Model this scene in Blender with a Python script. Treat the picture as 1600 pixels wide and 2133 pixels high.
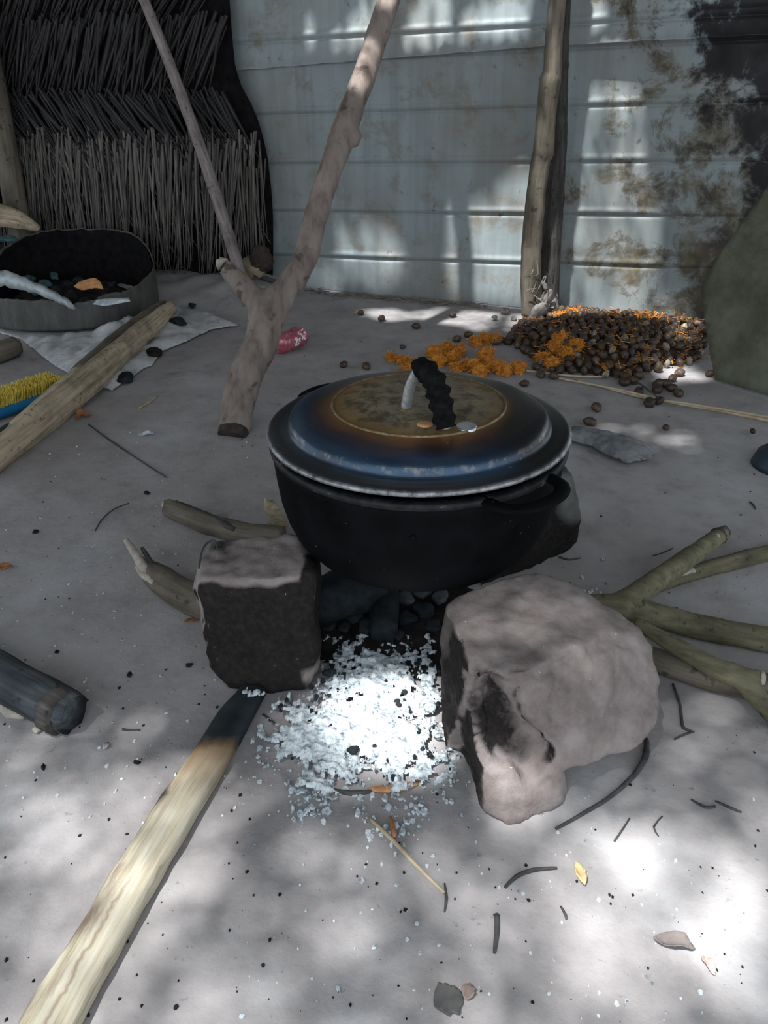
import bpy, bmesh, math, random
from mathutils import Vector, noise, Matrix, Euler
random.seed(7)
C = bpy.context.scene
for o in list(bpy.data.objects): bpy.data.objects.remove(o, do_unlink=True)
COL = C.collection

# ------------------------------------------------------------------ camera
PITCH = math.radians(29.0); F = 1725.0; CH = 1.0
cam_d = bpy.data.cameras.new('camera'); cam = bpy.data.objects.new('camera', cam_d); COL.objects.link(cam)
cam.location = (0, 0, CH); cam.rotation_euler = (math.pi/2 - PITCH, 0, 0)
cam_d.sensor_fit = 'VERTICAL'; cam_d.sensor_height = 36.0; cam_d.sensor_width = 27.0
cam_d.lens = F/2133.0*36.0; cam_d.clip_start = 0.02; cam_d.clip_end = 200
C.camera = cam

# ------------------------------------------------------------------ view, sky, sun
C.view_settings.view_transform = 'Standard'; C.view_settings.look = 'None'
C.view_settings.exposure = 0.0; C.view_settings.gamma = 1.0; C.view_settings.use_curve_mapping = False
SKY = (0.79, 0.905, 1.0); SKY_STRENGTH = 1.3
SUN_TO = Vector((-0.35, -0.40, 1.0)).normalized(); SUN_STRENGTH = 10.5; SUN_ANGLE = math.radians(1.7)
w = bpy.data.worlds.new('sky'); C.world = w; w.use_nodes = True
bg = w.node_tree.nodes['Background']; bg.inputs[0].default_value = (*SKY, 1); bg.inputs[1].default_value = SKY_STRENGTH
_t = w.node_tree; _c = _t.nodes.new('ShaderNodeTexCoord'); _s = _t.nodes.new('ShaderNodeSeparateXYZ'); _m = _t.nodes.new('ShaderNodeMapRange')
_m.inputs['From Min'].default_value = -0.9; _m.inputs['From Max'].default_value = 0.5; _m.inputs['To Min'].default_value = SKY_STRENGTH*1.45; _m.inputs['To Max'].default_value = SKY_STRENGTH*0.85
_t.links.new(_c.outputs['Generated'], _s.inputs[0]); _t.links.new(_s.outputs['Y'], _m.inputs['Value']); _t.links.new(_m.outputs[0], bg.inputs[1])   # open bright sky behind the camera
sd = bpy.data.lights.new('sun', 'SUN'); sd.energy = SUN_STRENGTH; sd.angle = SUN_ANGLE; sd.color = (0.96, 0.99, 1.0)
sun = bpy.data.objects.new('sun', sd); COL.objects.link(sun); sun.location = (0, 0, 6)
sun.rotation_euler = SUN_TO.to_track_quat('Z', 'Y').to_euler()

# ------------------------------------------------------------------ measuring helpers
cp, sp = math.cos(PITCH), math.sin(PITCH)
def ray(px, py):
    a, b = px-800.0, 1066.5-py
    return Vector((a, F*cp + b*sp, -F*sp + b*cp))
def G(px, py, z=0.0):                 # point at height z seen at a photo position
    r = ray(px, py); t = (z-CH)/r.z
    return Vector((r.x*t, r.y*t, z))
def P(px, py, y):                     # point at distance y
    r = ray(px, py); t = y/r.y
    return Vector((r.x*t, y, CH + r.z*t))
def proj(v):
    d = v - Vector((0, 0, CH)); dep = d.y*cp - d.z*sp
    if dep < 0.01: return None
    return (800+F*d.x/dep, 1066.5 - F*(d.y*sp + d.z*cp)/dep)
def nz(x, y=0.0, z=0.0): return noise.noise(Vector((x, y, z)))
def ss(a, b, x):
    t = max(0.0, min(1.0, (x-a)/(b-a))); return t*t*(3-2*t)
def bank(x, y):
    a = 0.075*ss(3.55, 3.98, y)*ss(-1.55, -1.1, x)*(1-ss(-0.62, -0.36, x))
    return a
def fz(x, y):
    f = 0.006*nz(x*1.7+3, y*1.7) + 0.0025*nz(x*6, y*6+9)
    return f + bank(x, y)*(1+0.35*nz(x*9, y*9))
def GF(px, py, dz=0.0):               # on the ground
    p = G(px, py, dz)
    for _ in range(3): p = G(px, py, fz(p.x, p.y)+dz)
    return p

# wall line (bottom edge of the tin) and its frame
WA = G(600, 597); WB = G(1435, 672)
WU = (WB-WA); WU.z = 0; WU.normalize()
WN = Vector((WU.y, -WU.x, 0))          # towards the camera
if WN.y > 0: WN = -WN
def wall_pt(u, z, off=0.0):
    p = WA + WU*u + WN*off; return Vector((p.x, p.y, z))
def W(px, py, off=0.0):               # a photo position -> (u, z) on the wall
    r = ray(px, py); o = WA + WN*off
    t = WN.dot(o - Vector((0, 0, CH)))/WN.dot(r)
    q = Vector((0, 0, CH)) + r*t
    return ((q-WA).dot(WU), q.z)

# ------------------------------------------------------------------ mesh helpers
def tag(o, label=None, cat=None, group=None, kind=None):
    if label: o['label'] = label
    if cat: o['category'] = cat
    if group: o['group'] = group
    if kind: o['kind'] = kind
    return o
def empty(name, loc, label, cat, group=None):
    o = bpy.data.objects.new(name, None); COL.objects.link(o); o.location = loc; o.empty_display_size = 0.05
    return tag(o, label, cat, group)
def root_loc(o):
    v = Vector((0, 0, 0))
    while o: v += o.location; o = o.parent
    return v
def obj(name, vf, mat, parent=None, smooth=True, grain=None):
    """vf = (verts, faces) in scene metres; origin goes to the thing's base"""
    vs, fs = vf[0], vf[1]
    if grain is None and len(vf) > 2: grain = vf[2]
    if parent: off = root_loc(parent)
    else:
        n = len(vs); off = Vector((sum(v[0] for v in vs)/n, sum(v[1] for v in vs)/n, min(v[2] for v in vs)))
    me = bpy.data.meshes.new(name)
    me.from_pydata([tuple(Vector(v)-off) for v in vs], [], fs); me.validate()
    bm = bmesh.new(); bm.from_mesh(me); bmesh.ops.recalc_face_normals(bm, faces=bm.faces); bm.to_mesh(me); bm.free()
    if smooth: me.polygons.foreach_set('use_smooth', [True]*len(me.polygons))
    if grain is not None and len(grain) == len(me.vertices):
        a = me.attributes.new('grain', 'FLOAT_VECTOR', 'POINT')
        a.data.foreach_set('vector', [c for g in grain for c in g])
    me.materials.append(mat)
    o = bpy.data.objects.new(name, me); COL.objects.link(o)
    if parent: o.parent = parent
    else: o.location = off
    return o
def join(*parts):
    vs, fs, gs = [], [], []
    for p in parts:
        k = len(vs); vs += list(p[0]); fs += [tuple(i+k for i in f) for f in p[1]]
        gs += list(p[2]) if len(p) > 2 else [(v[0], v[1], v[2]) for v in p[0]]
    return vs, fs, gs
def tube(pts, rad, segs=14, wob=0.06, seed=0, flat=1.0, res=0.02, ends=(0, 0), ribs=0.0, roll=0.0, lump=2.0):
    """an irregular limb through pts; rad one radius per pt; flat squashes it"""
    pts = [Vector(p) for p in pts]; n = len(pts)
    if not hasattr(rad, '__len__'): rad = [rad]*n
    P2, R2 = [], []
    for i in range(n-1):
        p0 = pts[max(i-1, 0)]; p1 = pts[i]; p2 = pts[i+1]; p3 = pts[min(i+2, n-1)]
        k = max(2, int((p2-p1).length/res))
        for j in range(k):
            t = j/k
            q = 0.5*((2*p1)+(-p0+p2)*t+(2*p0-5*p1+4*p2-p3)*t*t+(-p0+3*p1-3*p2+p3)*t**3)
            P2.append(q); R2.append(rad[i]*(1-t)+rad[i+1]*t)
    P2.append(pts[-1]); R2.append(rad[-1])
    vs, fs, gs = [], [], []; L = 0
    t0 = (P2[1]-P2[0]).normalized()
    up = Vector((0, 0, 1)) if abs(t0.z) < 0.9 else Vector((0, 1, 0))
    m = len(P2)
    for i, (p, r) in enumerate(zip(P2, R2)):
        t = (P2[min(i+1, m-1)]-P2[max(i-1, 0)]).normalized()
        a = t.cross(up).normalized(); b = a.cross(t).normalized(); up = b
        if i: L += (P2[i]-P2[i-1]).length
        for j in range(segs):
            th = 2*math.pi*j/segs + roll
            rr = r*(1 + wob*nz(math.cos(th)*1.3+seed*7.3, math.sin(th)*1.3, L/max(r, .004)/lump+seed) + ribs*nz(math.cos(th)*4+seed, math.sin(th)*4, L*1.5))
            e = 0
            if i == 0: e = -ends[0]*r*nz(math.cos(th)*2+seed, math.sin(th)*2, 5)
            if i == m-1: e = ends[1]*r*nz(math.cos(th)*2+seed, math.sin(th)*2, 8)
            vs.append(p + a*math.cos(th)*rr + b*math.sin(th)*rr*flat + t*e)
            gs.append((math.cos(th)*r, math.sin(th)*r, L+seed*1.37))
    for i in range(m-1):
        for j in range(segs):
            k = (j+1) % segs
            fs.append((i*segs+j, i*segs+k, (i+1)*segs+k, (i+1)*segs+j))
    fs.append(tuple(range(segs-1, -1, -1))); fs.append(tuple((m-1)*segs+j for j in range(segs)))
    return vs, fs, gs
def lathe(prof, segs=96, c=(0, 0, 0)):
    vs, fs = [], []; n = len(prof); c = Vector(c)
    for (r, z) in prof:
        for j in range(segs):
            a = 2*math.pi*j/segs; vs.append(c+Vector((r*math.cos(a), r*math.sin(a), z)))
    for i in range(n-1):
        for j in range(segs):
            k = (j+1) % segs; fs.append((i*segs+j, i*segs+k, (i+1)*segs+k, (i+1)*segs+j))
    return vs, fs
def remesh(vf, voxel, smooth=0):
    me = bpy.data.meshes.new('tmp'); me.from_pydata([tuple(v) for v in vf[0]], [], vf[1])
    bm = bmesh.new(); bm.from_mesh(me); bmesh.ops.recalc_face_normals(bm, faces=bm.faces); bm.to_mesh(me); bm.free()
    o = bpy.data.objects.new('tmp', me); COL.objects.link(o)
    m = o.modifiers.new('r', 'REMESH'); m.mode = 'VOXEL'; m.voxel_size = voxel
    if smooth:
        s = o.modifiers.new('s', 'SMOOTH'); s.factor = 0.5; s.iterations = smooth
    dg = bpy.context.evaluated_depsgraph_get(); dg.update()
    e = o.evaluated_get(dg).to_mesh()
    vs = [v.co.copy() for v in e.vertices]; fs = [tuple(p.vertices) for p in e.polygons]; ns = [v.normal.copy() for v in e.vertices]
    o.evaluated_get(dg).to_mesh_clear()
    bpy.data.objects.remove(o, do_unlink=True); bpy.data.meshes.remove(me)
    return vs, fs, ns
def hull(pts):
    bm = bmesh.new()
    for p in pts: bm.verts.new(p)
    bmesh.ops.convex_hull(bm, input=bm.verts)
    for v in [v for v in bm.verts if not v.link_faces]: bm.verts.remove(v)
    bm.verts.index_update()
    vs = [v.co.copy() for v in bm.verts]; fs = [tuple(v.index for v in f.verts) for f in bm.faces]; bm.free()
    return vs, fs
def rock(pts, voxel=0.01, amp=0.006, seed=0, smooth=3, dents=(), fine=0.4, scale=9.0):
    vs, fs, ns = remesh(hull(pts), voxel, smooth)
    out = []
    for v, n in zip(vs, ns):
        d = amp*(nz(v.x*scale+seed, v.y*scale, v.z*scale) + fine*nz(v.x*scale*4, v.y*scale*4+seed, v.z*scale*4) + 0.2*nz(v.x*scale*11, v.y*scale*11+seed, v.z*scale*11))
        for (c, r, k) in dents:
            q = (v-c); q = math.sqrt(q.x**2+q.y**2+q.z**2)/r
            q *= 1+0.5*nz(v.x*25+seed, v.y*25, v.z*25)
            if q < 1: d -= k*(1-q*q)**1.2
        out.append(v+n*d)
    return out, fs
def sheet(outline, fn, cell=0.02, thick=0.003):
    """a solid thin piece: outline (2D list in its own plane) gridded, fn(u,v)->Vector; given real thickness"""
    xs = [p[0] for p in outline]; ys = [p[1] for p in outline]
    bm = bmesh.new(); bv = [bm.verts.new((p[0], p[1], 0)) for p in outline]; bm.faces.new(bv)
    for ax, lo, hi in ((0, min(xs), max(xs)), (1, min(ys), max(ys))):
        t = lo + cell
        while t < hi - cell*0.3:
            co = [0, 0, 0]; no = [0, 0, 0]; co[ax] = t; no[ax] = 1
            bmesh.ops.bisect_plane(bm, geom=bm.verts[:]+bm.edges[:]+bm.faces[:], plane_co=co, plane_no=no)
            t += cell
    bmesh.ops.triangulate(bm, faces=[f for f in bm.faces if len(f.verts) > 4])
    gs = [(v.co.x, v.co.y, 0) for v in bm.verts]
    for v in bm.verts: v.co = fn(v.co.x, v.co.y)
    bm.normal_update(); bm.verts.index_update()
    n = len(bm.verts)
    ns = [v.normal.copy() for v in bm.verts]
    vs = [v.co.copy() for v in bm.verts]; fs = [tuple(v.index for v in f.verts) for f in bm.faces]
    be = [(e.verts[0].index, e.verts[1].index) for e in bm.edges if e.is_boundary]; bm.free()
    vs2 = vs + [v-nn*thick for v, nn in zip(vs, ns)]
    fs2 = fs + [tuple(i+n for i in reversed(f)) for f in fs] + [(a, b, b+n, a+n) for a, b in be]
    return vs2, fs2, gs+gs
def inside(poly, x, y):
    r = False; j = len(poly)-1
    for i in range(len(poly)):
        xi, yi = poly[i][0], poly[i][1]; xj, yj = poly[j][0], poly[j][1]
        if (yi > y) != (yj > y) and x < (xj-xi)*(y-yi)/(yj-yi)+xi: r = not r
        j = i
    return r
def edge_dist(poly, x, y, skip=()):
    best = 1e9
    for i in range(len(poly)):
        if i in skip: continue
        a = poly[i]; b = poly[(i+1) % len(poly)]
        dx, dy = b[0]-a[0], b[1]-a[1]; t = max(0, min(1, ((x-a[0])*dx+(y-a[1])*dy)/(dx*dx+dy*dy+1e-12)))
        best = min(best, math.hypot(x-a[0]-dx*t, y-a[1]-dy*t))
    return best

# ------------------------------------------------------------------ materials
class M:
    def __init__(s, name, rough=0.8, metal=0.0, spec=0.5):
        s.m = bpy.data.materials.new(name); s.m.use_nodes = True; s.t = s.m.node_tree; s.N = s.t.nodes; s.L = s.t.links
        s.b = s.N['Principled BSDF']; s.b.inputs['Roughness'].default_value = rough; s.b.inputs['Metallic'].default_value = metal
        s.b.inputs['Specular IOR Level'].default_value = spec
    def n(s, typ, **kw):
        x = s.N.new(typ)
        for k, v in kw.items(): setattr(x, k, v)
        return x
    def link(s, a, b): s.L.new(a, b)
    def coord(s, kind='Object', scale=(1, 1, 1), loc=(0, 0, 0)):
        if kind == 'grain': src = s.n('ShaderNodeAttribute', attribute_name='grain').outputs['Vector']
        else: src = s.n('ShaderNodeTexCoord').outputs[kind]
        mp = s.n('ShaderNodeMapping'); mp.inputs['Scale'].default_value = scale; mp.inputs['Location'].default_value = loc
        s.link(src, mp.inputs['Vector']); return mp.outputs[0]
    def noise(s, vec, scale, detail=6, rough=0.6, dist=0.0):
        x = s.n('ShaderNodeTexNoise'); x.inputs['Scale'].default_value = scale; x.inputs['Detail'].default_value = detail
        x.inputs['Roughness'].default_value = rough; x.inputs['Distortion'].default_value = dist
        s.link(vec, x.inputs['Vector']); return x.outputs['Fac']
    def vor(s, vec, scale, out='Distance', feature='F1'):
        x = s.n('ShaderNodeTexVoronoi', feature=feature); x.inputs['Scale'].default_value = scale
        s.link(vec, x.inputs['Vector']); return x.outputs[out]
    def ramp(s, fac, stops, interp='LINEAR'):
        x = s.n('ShaderNodeValToRGB'); x.color_ramp.interpolation = interp
        e = x.color_ramp.elements
        while len(e) < len(stops): e.new(0.5)
        for k, (p, c) in zip(e, stops):
            k.position = p; k.color = (c, c, c, 1) if not hasattr(c, '__len__') else (*c, 1)
        s.link(fac, x.inputs[0]); return x.outputs[0]
    def mix(s, fac, a, b, blend='MIX'):
        x = s.n('ShaderNodeMix', data_type='RGBA', blend_type=blend)
        for i, v in ((0, fac), (6, a), (7, b)):
            if hasattr(v, 'links'): s.link(v, x.inputs[i])
            elif i == 0: x.inputs[0].default_value = v
            else: x.inputs[i].default_value = (*v, 1)
        return x.outputs[2]
    def math(s, op, a, b=None, clamp=False):
        x = s.n('ShaderNodeMath', operation=op, use_clamp=clamp)
        for i, v in ((0, a), (1, b)):
            if v is None: continue
            if hasattr(v, 'links'): s.link(v, x.inputs[i])
            else: x.inputs[i].default_value = v
        return x.outputs[0]
    def sep(s, vec):
        x = s.n('ShaderNodeSeparateXYZ'); s.link(vec, x.inputs[0]); return x.outputs
    def color(s, c):
        if hasattr(c, 'links'): s.link(c, s.b.inputs['Base Color'])
        else: s.b.inputs['Base Color'].default_value = (*c, 1)
        return s
    def roughn(s, c): s.link(c, s.b.inputs['Roughness']); return s
    def bump(s, h, strength=0.5, dist=0.01):
        x = s.n('ShaderNodeBump'); x.inputs['Strength'].default_value = strength; x.inputs['Distance'].default_value = dist
        s.link(h, x.inputs['Height']); s.link(x.outputs[0], s.b.inputs['Normal']); return s

def simple(name, stops, scale=20, rough=0.85, bump=0.4, bdist=0.004, kind='Object', stretch=(1, 1, 1), detail=7, spec=0.3, metal=0.0, rnd=0.0):
    m = M(name, rough, metal, spec); v = m.coord(kind, stretch); f = m.noise(v, scale, detail, 0.65)
    c = m.ramp(f, stops)
    if rnd:
        oi = m.n('ShaderNodeObjectInfo'); k = m.ramp(oi.outputs['Random'], [(0, 1-rnd), (1, 1+rnd)])
        c = m.mix(1.0, c, k, 'MULTIPLY')
    m.color(c); m.bump(f, bump, bdist); return m.m

def wood(name, dark, mid, light, scale=9, rough=0.8, bump=0.5, streak=0.12, specks=True):
    m = M(name, rough, 0, 0.25); g = m.coord('grain', (1, 1, streak)); g1 = m.coord('grain')
    f = m.noise(g, scale*9, 6, 0.65); f2 = m.noise(g1, scale*1.2, 5, 0.6)
    a = m.ramp(f, [(0.3, dark), (0.5, mid), (0.72, light)])
    b = m.ramp(f2, [(0.3, 0.55), (0.5, 1.0), (0.7, 1.15)])
    c = m.mix(1.0, a, b, 'MULTIPLY')
    if specks:
        s = m.noise(g1, scale*7, 3, 0.5); c = m.mix(m.ramp(s, [(0.62, 0.0), (0.7, 0.75)]), c, tuple(x*0.45 for x in dark))
    m.color(c); m.bump(m.math('ADD', f, m.math('MULTIPLY', f2, 0.6)), bump, 0.004); return m.m

# earth floor
m = M('earth', 0.95, 0, 0.08); v = m.coord('Object')
a = m.noise(v, 1.6, 6, 0.6); b = m.noise(v, 9, 8, 0.7); d = m.noise(v, 60, 4, 0.6); e2 = m.noise(v, 3.3, 6, 0.65, 0.6)
c = m.ramp(a, [(0.3, (0.29, 0.262, 0.258)), (0.5, (0.335, 0.308, 0.303)), (0.72, (0.395, 0.372, 0.368))])
c = m.mix(1.0, c, m.ramp(b, [(0.28, 0.72), (0.5, 1.0), (0.75, 1.15)]), 'MULTIPLY')
c = m.mix(m.ramp(e2, [(0.52, 0.0), (0.72, 0.45)]), c, (0.43, 0.44, 0.45))
c = m.mix(m.ramp(d, [(0.66, 0.0), (0.74, 0.5)]), c, (0.11, 0.10, 0.10))
st = m.noise(v, 5.5, 5, 0.6, 0.3); c = m.mix(m.ramp(st, [(0.63, 0.0), (0.75, 0.5)]), c, (0.12, 0.112, 0.115))
m.color(c); m.bump(m.math('ADD', m.math('MULTIPLY', b, 1.0), m.math('MULTIPLY', d, 0.25)), 0.35, 0.012); EARTH = m.m

# tin wall: grain = (u, z, sheet seed)
def tin(name, base=(0.225, 0.255, 0.257)):
    m = M(name, 0.6, 0.0, 0.25); g = m.coord('grain'); x, y, z = m.sep(g)
    st = m.noise(m.coord('grain', (14, 0.9, 1)), 1.0, 6, 0.6)
    big = m.noise(g, 2.2, 6, 0.6); sm = m.noise(g, 16, 5, 0.6); mid = m.noise(g, 6.5, 8, 0.72, 0.3)
    c = m.mix(1.0, base, m.ramp(st, [(0.3, 0.78), (0.5, 1.0), (0.75, 1.2)]), 'MULTIPLY')
    c = m.mix(m.ramp(big, [(0.42, 0.0), (0.66, 0.65)]), c, (0.19, 0.165, 0.138))
    c = m.mix(m.ramp(mid, [(0.515, 0.0), (0.66, 0.8)]), c, (0.17, 0.14, 0.105))
    c = m.mix(m.ramp(sm, [(0.67, 0.0), (0.73, 0.85)]), c, (0.07, 0.055, 0.045))
    # brown and black weathering that thickens towards the right end
    k = m.math('ADD', m.math('MULTIPLY', m.math('SUBTRACT', x, 1.60), 0.75), m.math('MULTIPLY', m.math('SUBTRACT', mid, 0.5), 2.4))
    k = m.math('ADD', k, m.math('MULTIPLY', m.math('SUBTRACT', big, 0.5), 1.2))
    br = m.ramp(m.noise(g, 8, 6, 0.6), [(0.35, (0.03, 0.024, 0.018)), (0.5, (0.07, 0.056, 0.034)), (0.65, (0.12, 0.10, 0.062))])
    c = m.mix(m.ramp(k, [(-0.0, 0.0), (0.10, 0.45), (0.34, 0.95)]), c, br)
    k2 = m.math('ADD', m.math('MULTIPLY', m.math('SUBTRACT', x, 1.86), 1.8), m.math('MULTIPLY', m.math('SUBTRACT', y, 0.62), 1.0))
    k2 = m.math('ADD', k2, m.math('MULTIPLY', m.math('SUBTRACT', mid, 0.5), 2.0))
    c = m.mix(m.ramp(k2, [(0.05, 0.0), (0.3, 0.97)]), c, (0.012, 0.011, 0.012))
    m.color(c); m.roughn(m.ramp(mid, [(0.4, 0.5), (0.7, 0.8)])); m.bump(m.math('ADD', big, m.math('MULTIPLY', sm, 0.2)), 0.25, 0.02)
    return m.m
TIN = tin('weathered_tin'); TIN2 = tin('weathered_tin_upper', (0.26, 0.292, 0.295))
FROND = wood('dry_palm_leaf', (0.045, 0.038, 0.034), (0.11, 0.096, 0.086), (0.20, 0.18, 0.16), scale=6, rough=0.75, bump=0.2, specks=False)
FROND_DARK = wood('dark_palm_leaf', (0.010, 0.009, 0.010), (0.026, 0.023, 0.024), (0.062, 0.056, 0.054), scale=6, rough=0.65, bump=0.2, specks=False)  # darker leaf colour for the upper rows
MATTING = simple('black_matting', [(0.3, (0.004, 0.0035, 0.004)), (0.7, (0.013, 0.012, 0.012))], 30, spec=0.05)
BARK_GREY = wood('grey_bark', (0.115, 0.085, 0.07), (0.215, 0.17, 0.145), (0.28, 0.23, 0.20), scale=5)
BARK_TAN = wood('tan_bark', (0.065, 0.052, 0.037), (0.125, 0.103, 0.077), (0.19, 0.16, 0.125), scale=5)
BARK_DARK = wood('dark_bark', (0.02, 0.017, 0.015), (0.05, 0.045, 0.04), (0.10, 0.09, 0.08), scale=7)
BARK_OLIVE = wood('olive_bark', (0.07, 0.062, 0.037), (0.13, 0.115, 0.07), (0.185, 0.165, 0.11), scale=7, bump=0.25)
BARK_PINK = wood('pinkish_stick_bark', (0.13, 0.105, 0.095), (0.21, 0.175, 0.165), (0.28, 0.24, 0.23), scale=10)
SPLIT = wood('split_wood', (0.21, 0.155, 0.10), (0.40, 0.32, 0.22), (0.52, 0.44, 0.32), scale=8, streak=0.05, bump=0.9)
PALE = simple('pale_torn_wood', [(0.3, (0.28, 0.24, 0.195)), (0.7, (0.47, 0.42, 0.355))], 40, 0.9)
CUT = simple('dark_cut_end', [(0.3, (0.02, 0.015, 0.012)), (0.7, (0.06, 0.045, 0.035))], 60, 0.9)
CHAR = simple('charcoal', [(0.3, (0.008, 0.01, 0.012)), (0.6, (0.022, 0.027, 0.031)), (0.8, (0.06, 0.07, 0.078))], 45, 0.8, 0.8, 0.006, spec=0.15)
CHARRED_LOG = wood('charred_log', (0.015, 0.018, 0.02), (0.045, 0.053, 0.058), (0.10, 0.105, 0.10), scale=6, streak=0.06, bump=1.0)
ASH = simple('white_ash', [(0.36, (0.16, 0.19, 0.21)), (0.45, (0.48, 0.53, 0.56)), (0.6, (0.72, 0.75, 0.77))], 75, 0.95, 0.8, 0.008, spec=0.1)
DUST = simple('dark_grit', [(0.3, (0.008, 0.007, 0.007)), (0.7, (0.035, 0.03, 0.027))], 30, 0.95, spec=0.05)
NUT = simple('palm_nut_shell', [(0.25, (0.016, 0.010, 0.008)), (0.45, (0.045, 0.029, 0.022)), (0.65, (0.10, 0.066, 0.045)), (0.8, (0.24, 0.17, 0.11))], 55, 0.5, 0.4, 0.003, rnd=0.35)
NUT_PALE = simple('pale_palm_nut', [(0.3, (0.10, 0.075, 0.05)), (0.55, (0.23, 0.19, 0.14)), (0.75, (0.42, 0.36, 0.27))], 55, 0.6, 0.4, 0.003, rnd=0.3)
FIBRE = simple('orange_palm_fibre', [(0.25, (0.22, 0.07, 0.012)), (0.5, (0.52, 0.19, 0.022)), (0.75, (0.68, 0.32, 0.06))], 45, 0.8, 0.2)
LITTER = simple('nut_litter', [(0.3, (0.025, 0.017, 0.013)), (0.6, (0.09, 0.055, 0.03)), (0.8, (0.28, 0.14, 0.05))], 40, 0.9)
STRAW = simple('straw', [(0.3, (0.30, 0.22, 0.14)), (0.7, (0.52, 0.43, 0.30))], 30, 0.7)
ORANGE = simple('orange_wood_chip', [(0.3, (0.35, 0.13, 0.05)), (0.7, (0.70, 0.38, 0.17))], 40, 0.7)
RUSTLEAF = simple('rust_dry_leaf', [(0.3, (0.20, 0.07, 0.03)), (0.7, (0.42, 0.17, 0.07))], 40, 0.5)
TWIG = simple('dark_twig', [(0.3, (0.025, 0.024, 0.025)), (0.7, (0.085, 0.085, 0.085))], 40, 0.85)
BLUEP = simple('blue_plastic', [(0.3, (0.01, 0.12, 0.27)), (0.7, (0.015, 0.17, 0.36))], 20, 0.4, 0.1)
YELB = simple('yellow_bristle', [(0.3, (0.52, 0.37, 0.05)), (0.7, (0.76, 0.60, 0.12))], 30, 0.6, 0.1)
TEAL = simple('teal_rag', [(0.3, (0.02, 0.05, 0.055)), (0.7, (0.06, 0.12, 0.125))], 30, 0.8)
DRUM = simple('rusty_drum_steel', [(0.25, (0.05, 0.043, 0.037)), (0.5, (0.08, 0.077, 0.072)), (0.7, (0.115, 0.109, 0.10))], 9, 0.6, 0.3, 0.004, metal=0.25, stretch=(3, 3, 0.7))
BRIGHT = simple('torn_bright_steel', [(0.3, (0.26, 0.29, 0.30)), (0.55, (0.44, 0.47, 0.485)), (0.7, (0.55, 0.59, 0.60))], 40, 0.55, 0.6, metal=0.1)
SILVER = simple('aluminium_strap', [(0.3, (0.45, 0.48, 0.5)), (0.7, (0.75, 0.78, 0.8))], 60, 0.3, 0.6, 0.003, metal=0.85)
RAG = simple('black_rag_wrap', [(0.3, (0.003, 0.003, 0.003)), (0.7, (0.013, 0.013, 0.013))], 80, 0.95, 0.9, spec=0.05)
LEAN = simple('olive_grimy_sheet', [(0.3, (0.058, 0.056, 0.036)), (0.5, (0.115, 0.116, 0.084)), (0.7, (0.175, 0.178, 0.138))], 5, 0.7, 0.2, 0.01, spec=0.1)
WHITEPAINT = M('white_print', 0.5).color((0.78, 0.76, 0.78)).m
m = M('red_can_paint', 0.38, 0.3); f = m.noise(m.coord('Object'), 60, 6, 0.7)
m.color(m.ramp(f, [(0.3, (0.30, 0.055, 0.085)), (0.55, (0.46, 0.11, 0.15)), (0.7, (0.68, 0.48, 0.50))])); CANRED = m.m
# woven sack: fine weave in the bump
m = M('white_woven_sack', 0.7, 0, 0.3); g = m.coord('Object'); f = m.noise(g, 9, 8, 0.7); f2 = m.noise(g, 70, 4, 0.6)
c = m.ramp(f, [(0.3, (0.25, 0.24, 0.24)), (0.48, (0.46, 0.455, 0.46)), (0.7, (0.66, 0.67, 0.68))])
c = m.mix(m.ramp(f2, [(0.62, 0.0), (0.7, 0.7)]), c, (0.12, 0.11, 0.11)); m.color(c); m.bump(m.math('ADD', f, m.math('MULTIPLY', f2, 0.4)), 0.5, 0.008); SACK = m.m

# stones carry soot, plus painted hollow shade on the largest, in a point attribute 'soot'
def stone(name, a, b, c3, sc=14):
    m = M(name, 0.9, 0, 0.1); v = m.coord('Object'); f = m.noise(v, sc, 9, 0.7); big = m.noise(v, 4.5, 5, 0.6); fine = m.noise(v, 95, 3, 0.6)
    c = m.ramp(f, [(0.28, a), (0.5, b), (0.72, c3)])
    c = m.mix(1.0, c, m.ramp(big, [(0.3, 0.78), (0.55, 1.05), (0.7, 1.15)]), 'MULTIPLY')
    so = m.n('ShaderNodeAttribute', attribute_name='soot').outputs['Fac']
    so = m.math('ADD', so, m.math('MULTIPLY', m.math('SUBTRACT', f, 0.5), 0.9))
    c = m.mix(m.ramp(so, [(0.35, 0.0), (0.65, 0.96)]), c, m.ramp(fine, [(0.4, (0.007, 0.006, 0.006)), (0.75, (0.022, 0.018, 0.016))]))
    c = m.mix(m.ramp(fine, [(0.72, 0.0), (0.76, 0.7)]), c, (0.6, 0.6, 0.6))
    m.color(c); m.bump(m.math('ADD', f, m.math('MULTIPLY', fine, 0.15)), 0.55, 0.01); return m.m
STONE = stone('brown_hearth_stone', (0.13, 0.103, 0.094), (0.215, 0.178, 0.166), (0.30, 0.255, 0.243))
STONE_G = stone('grey_hearth_stone', (0.05, 0.05, 0.046), (0.09, 0.09, 0.083), (0.14, 0.14, 0.127))
def set_soot_shade(o, fn):
    me = o.data; a = me.attributes.new('soot', 'FLOAT', 'POINT'); off = root_loc(o)
    a.data.foreach_set('value', [fn(v.co+off, v.normal) for v in me.vertices])

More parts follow.
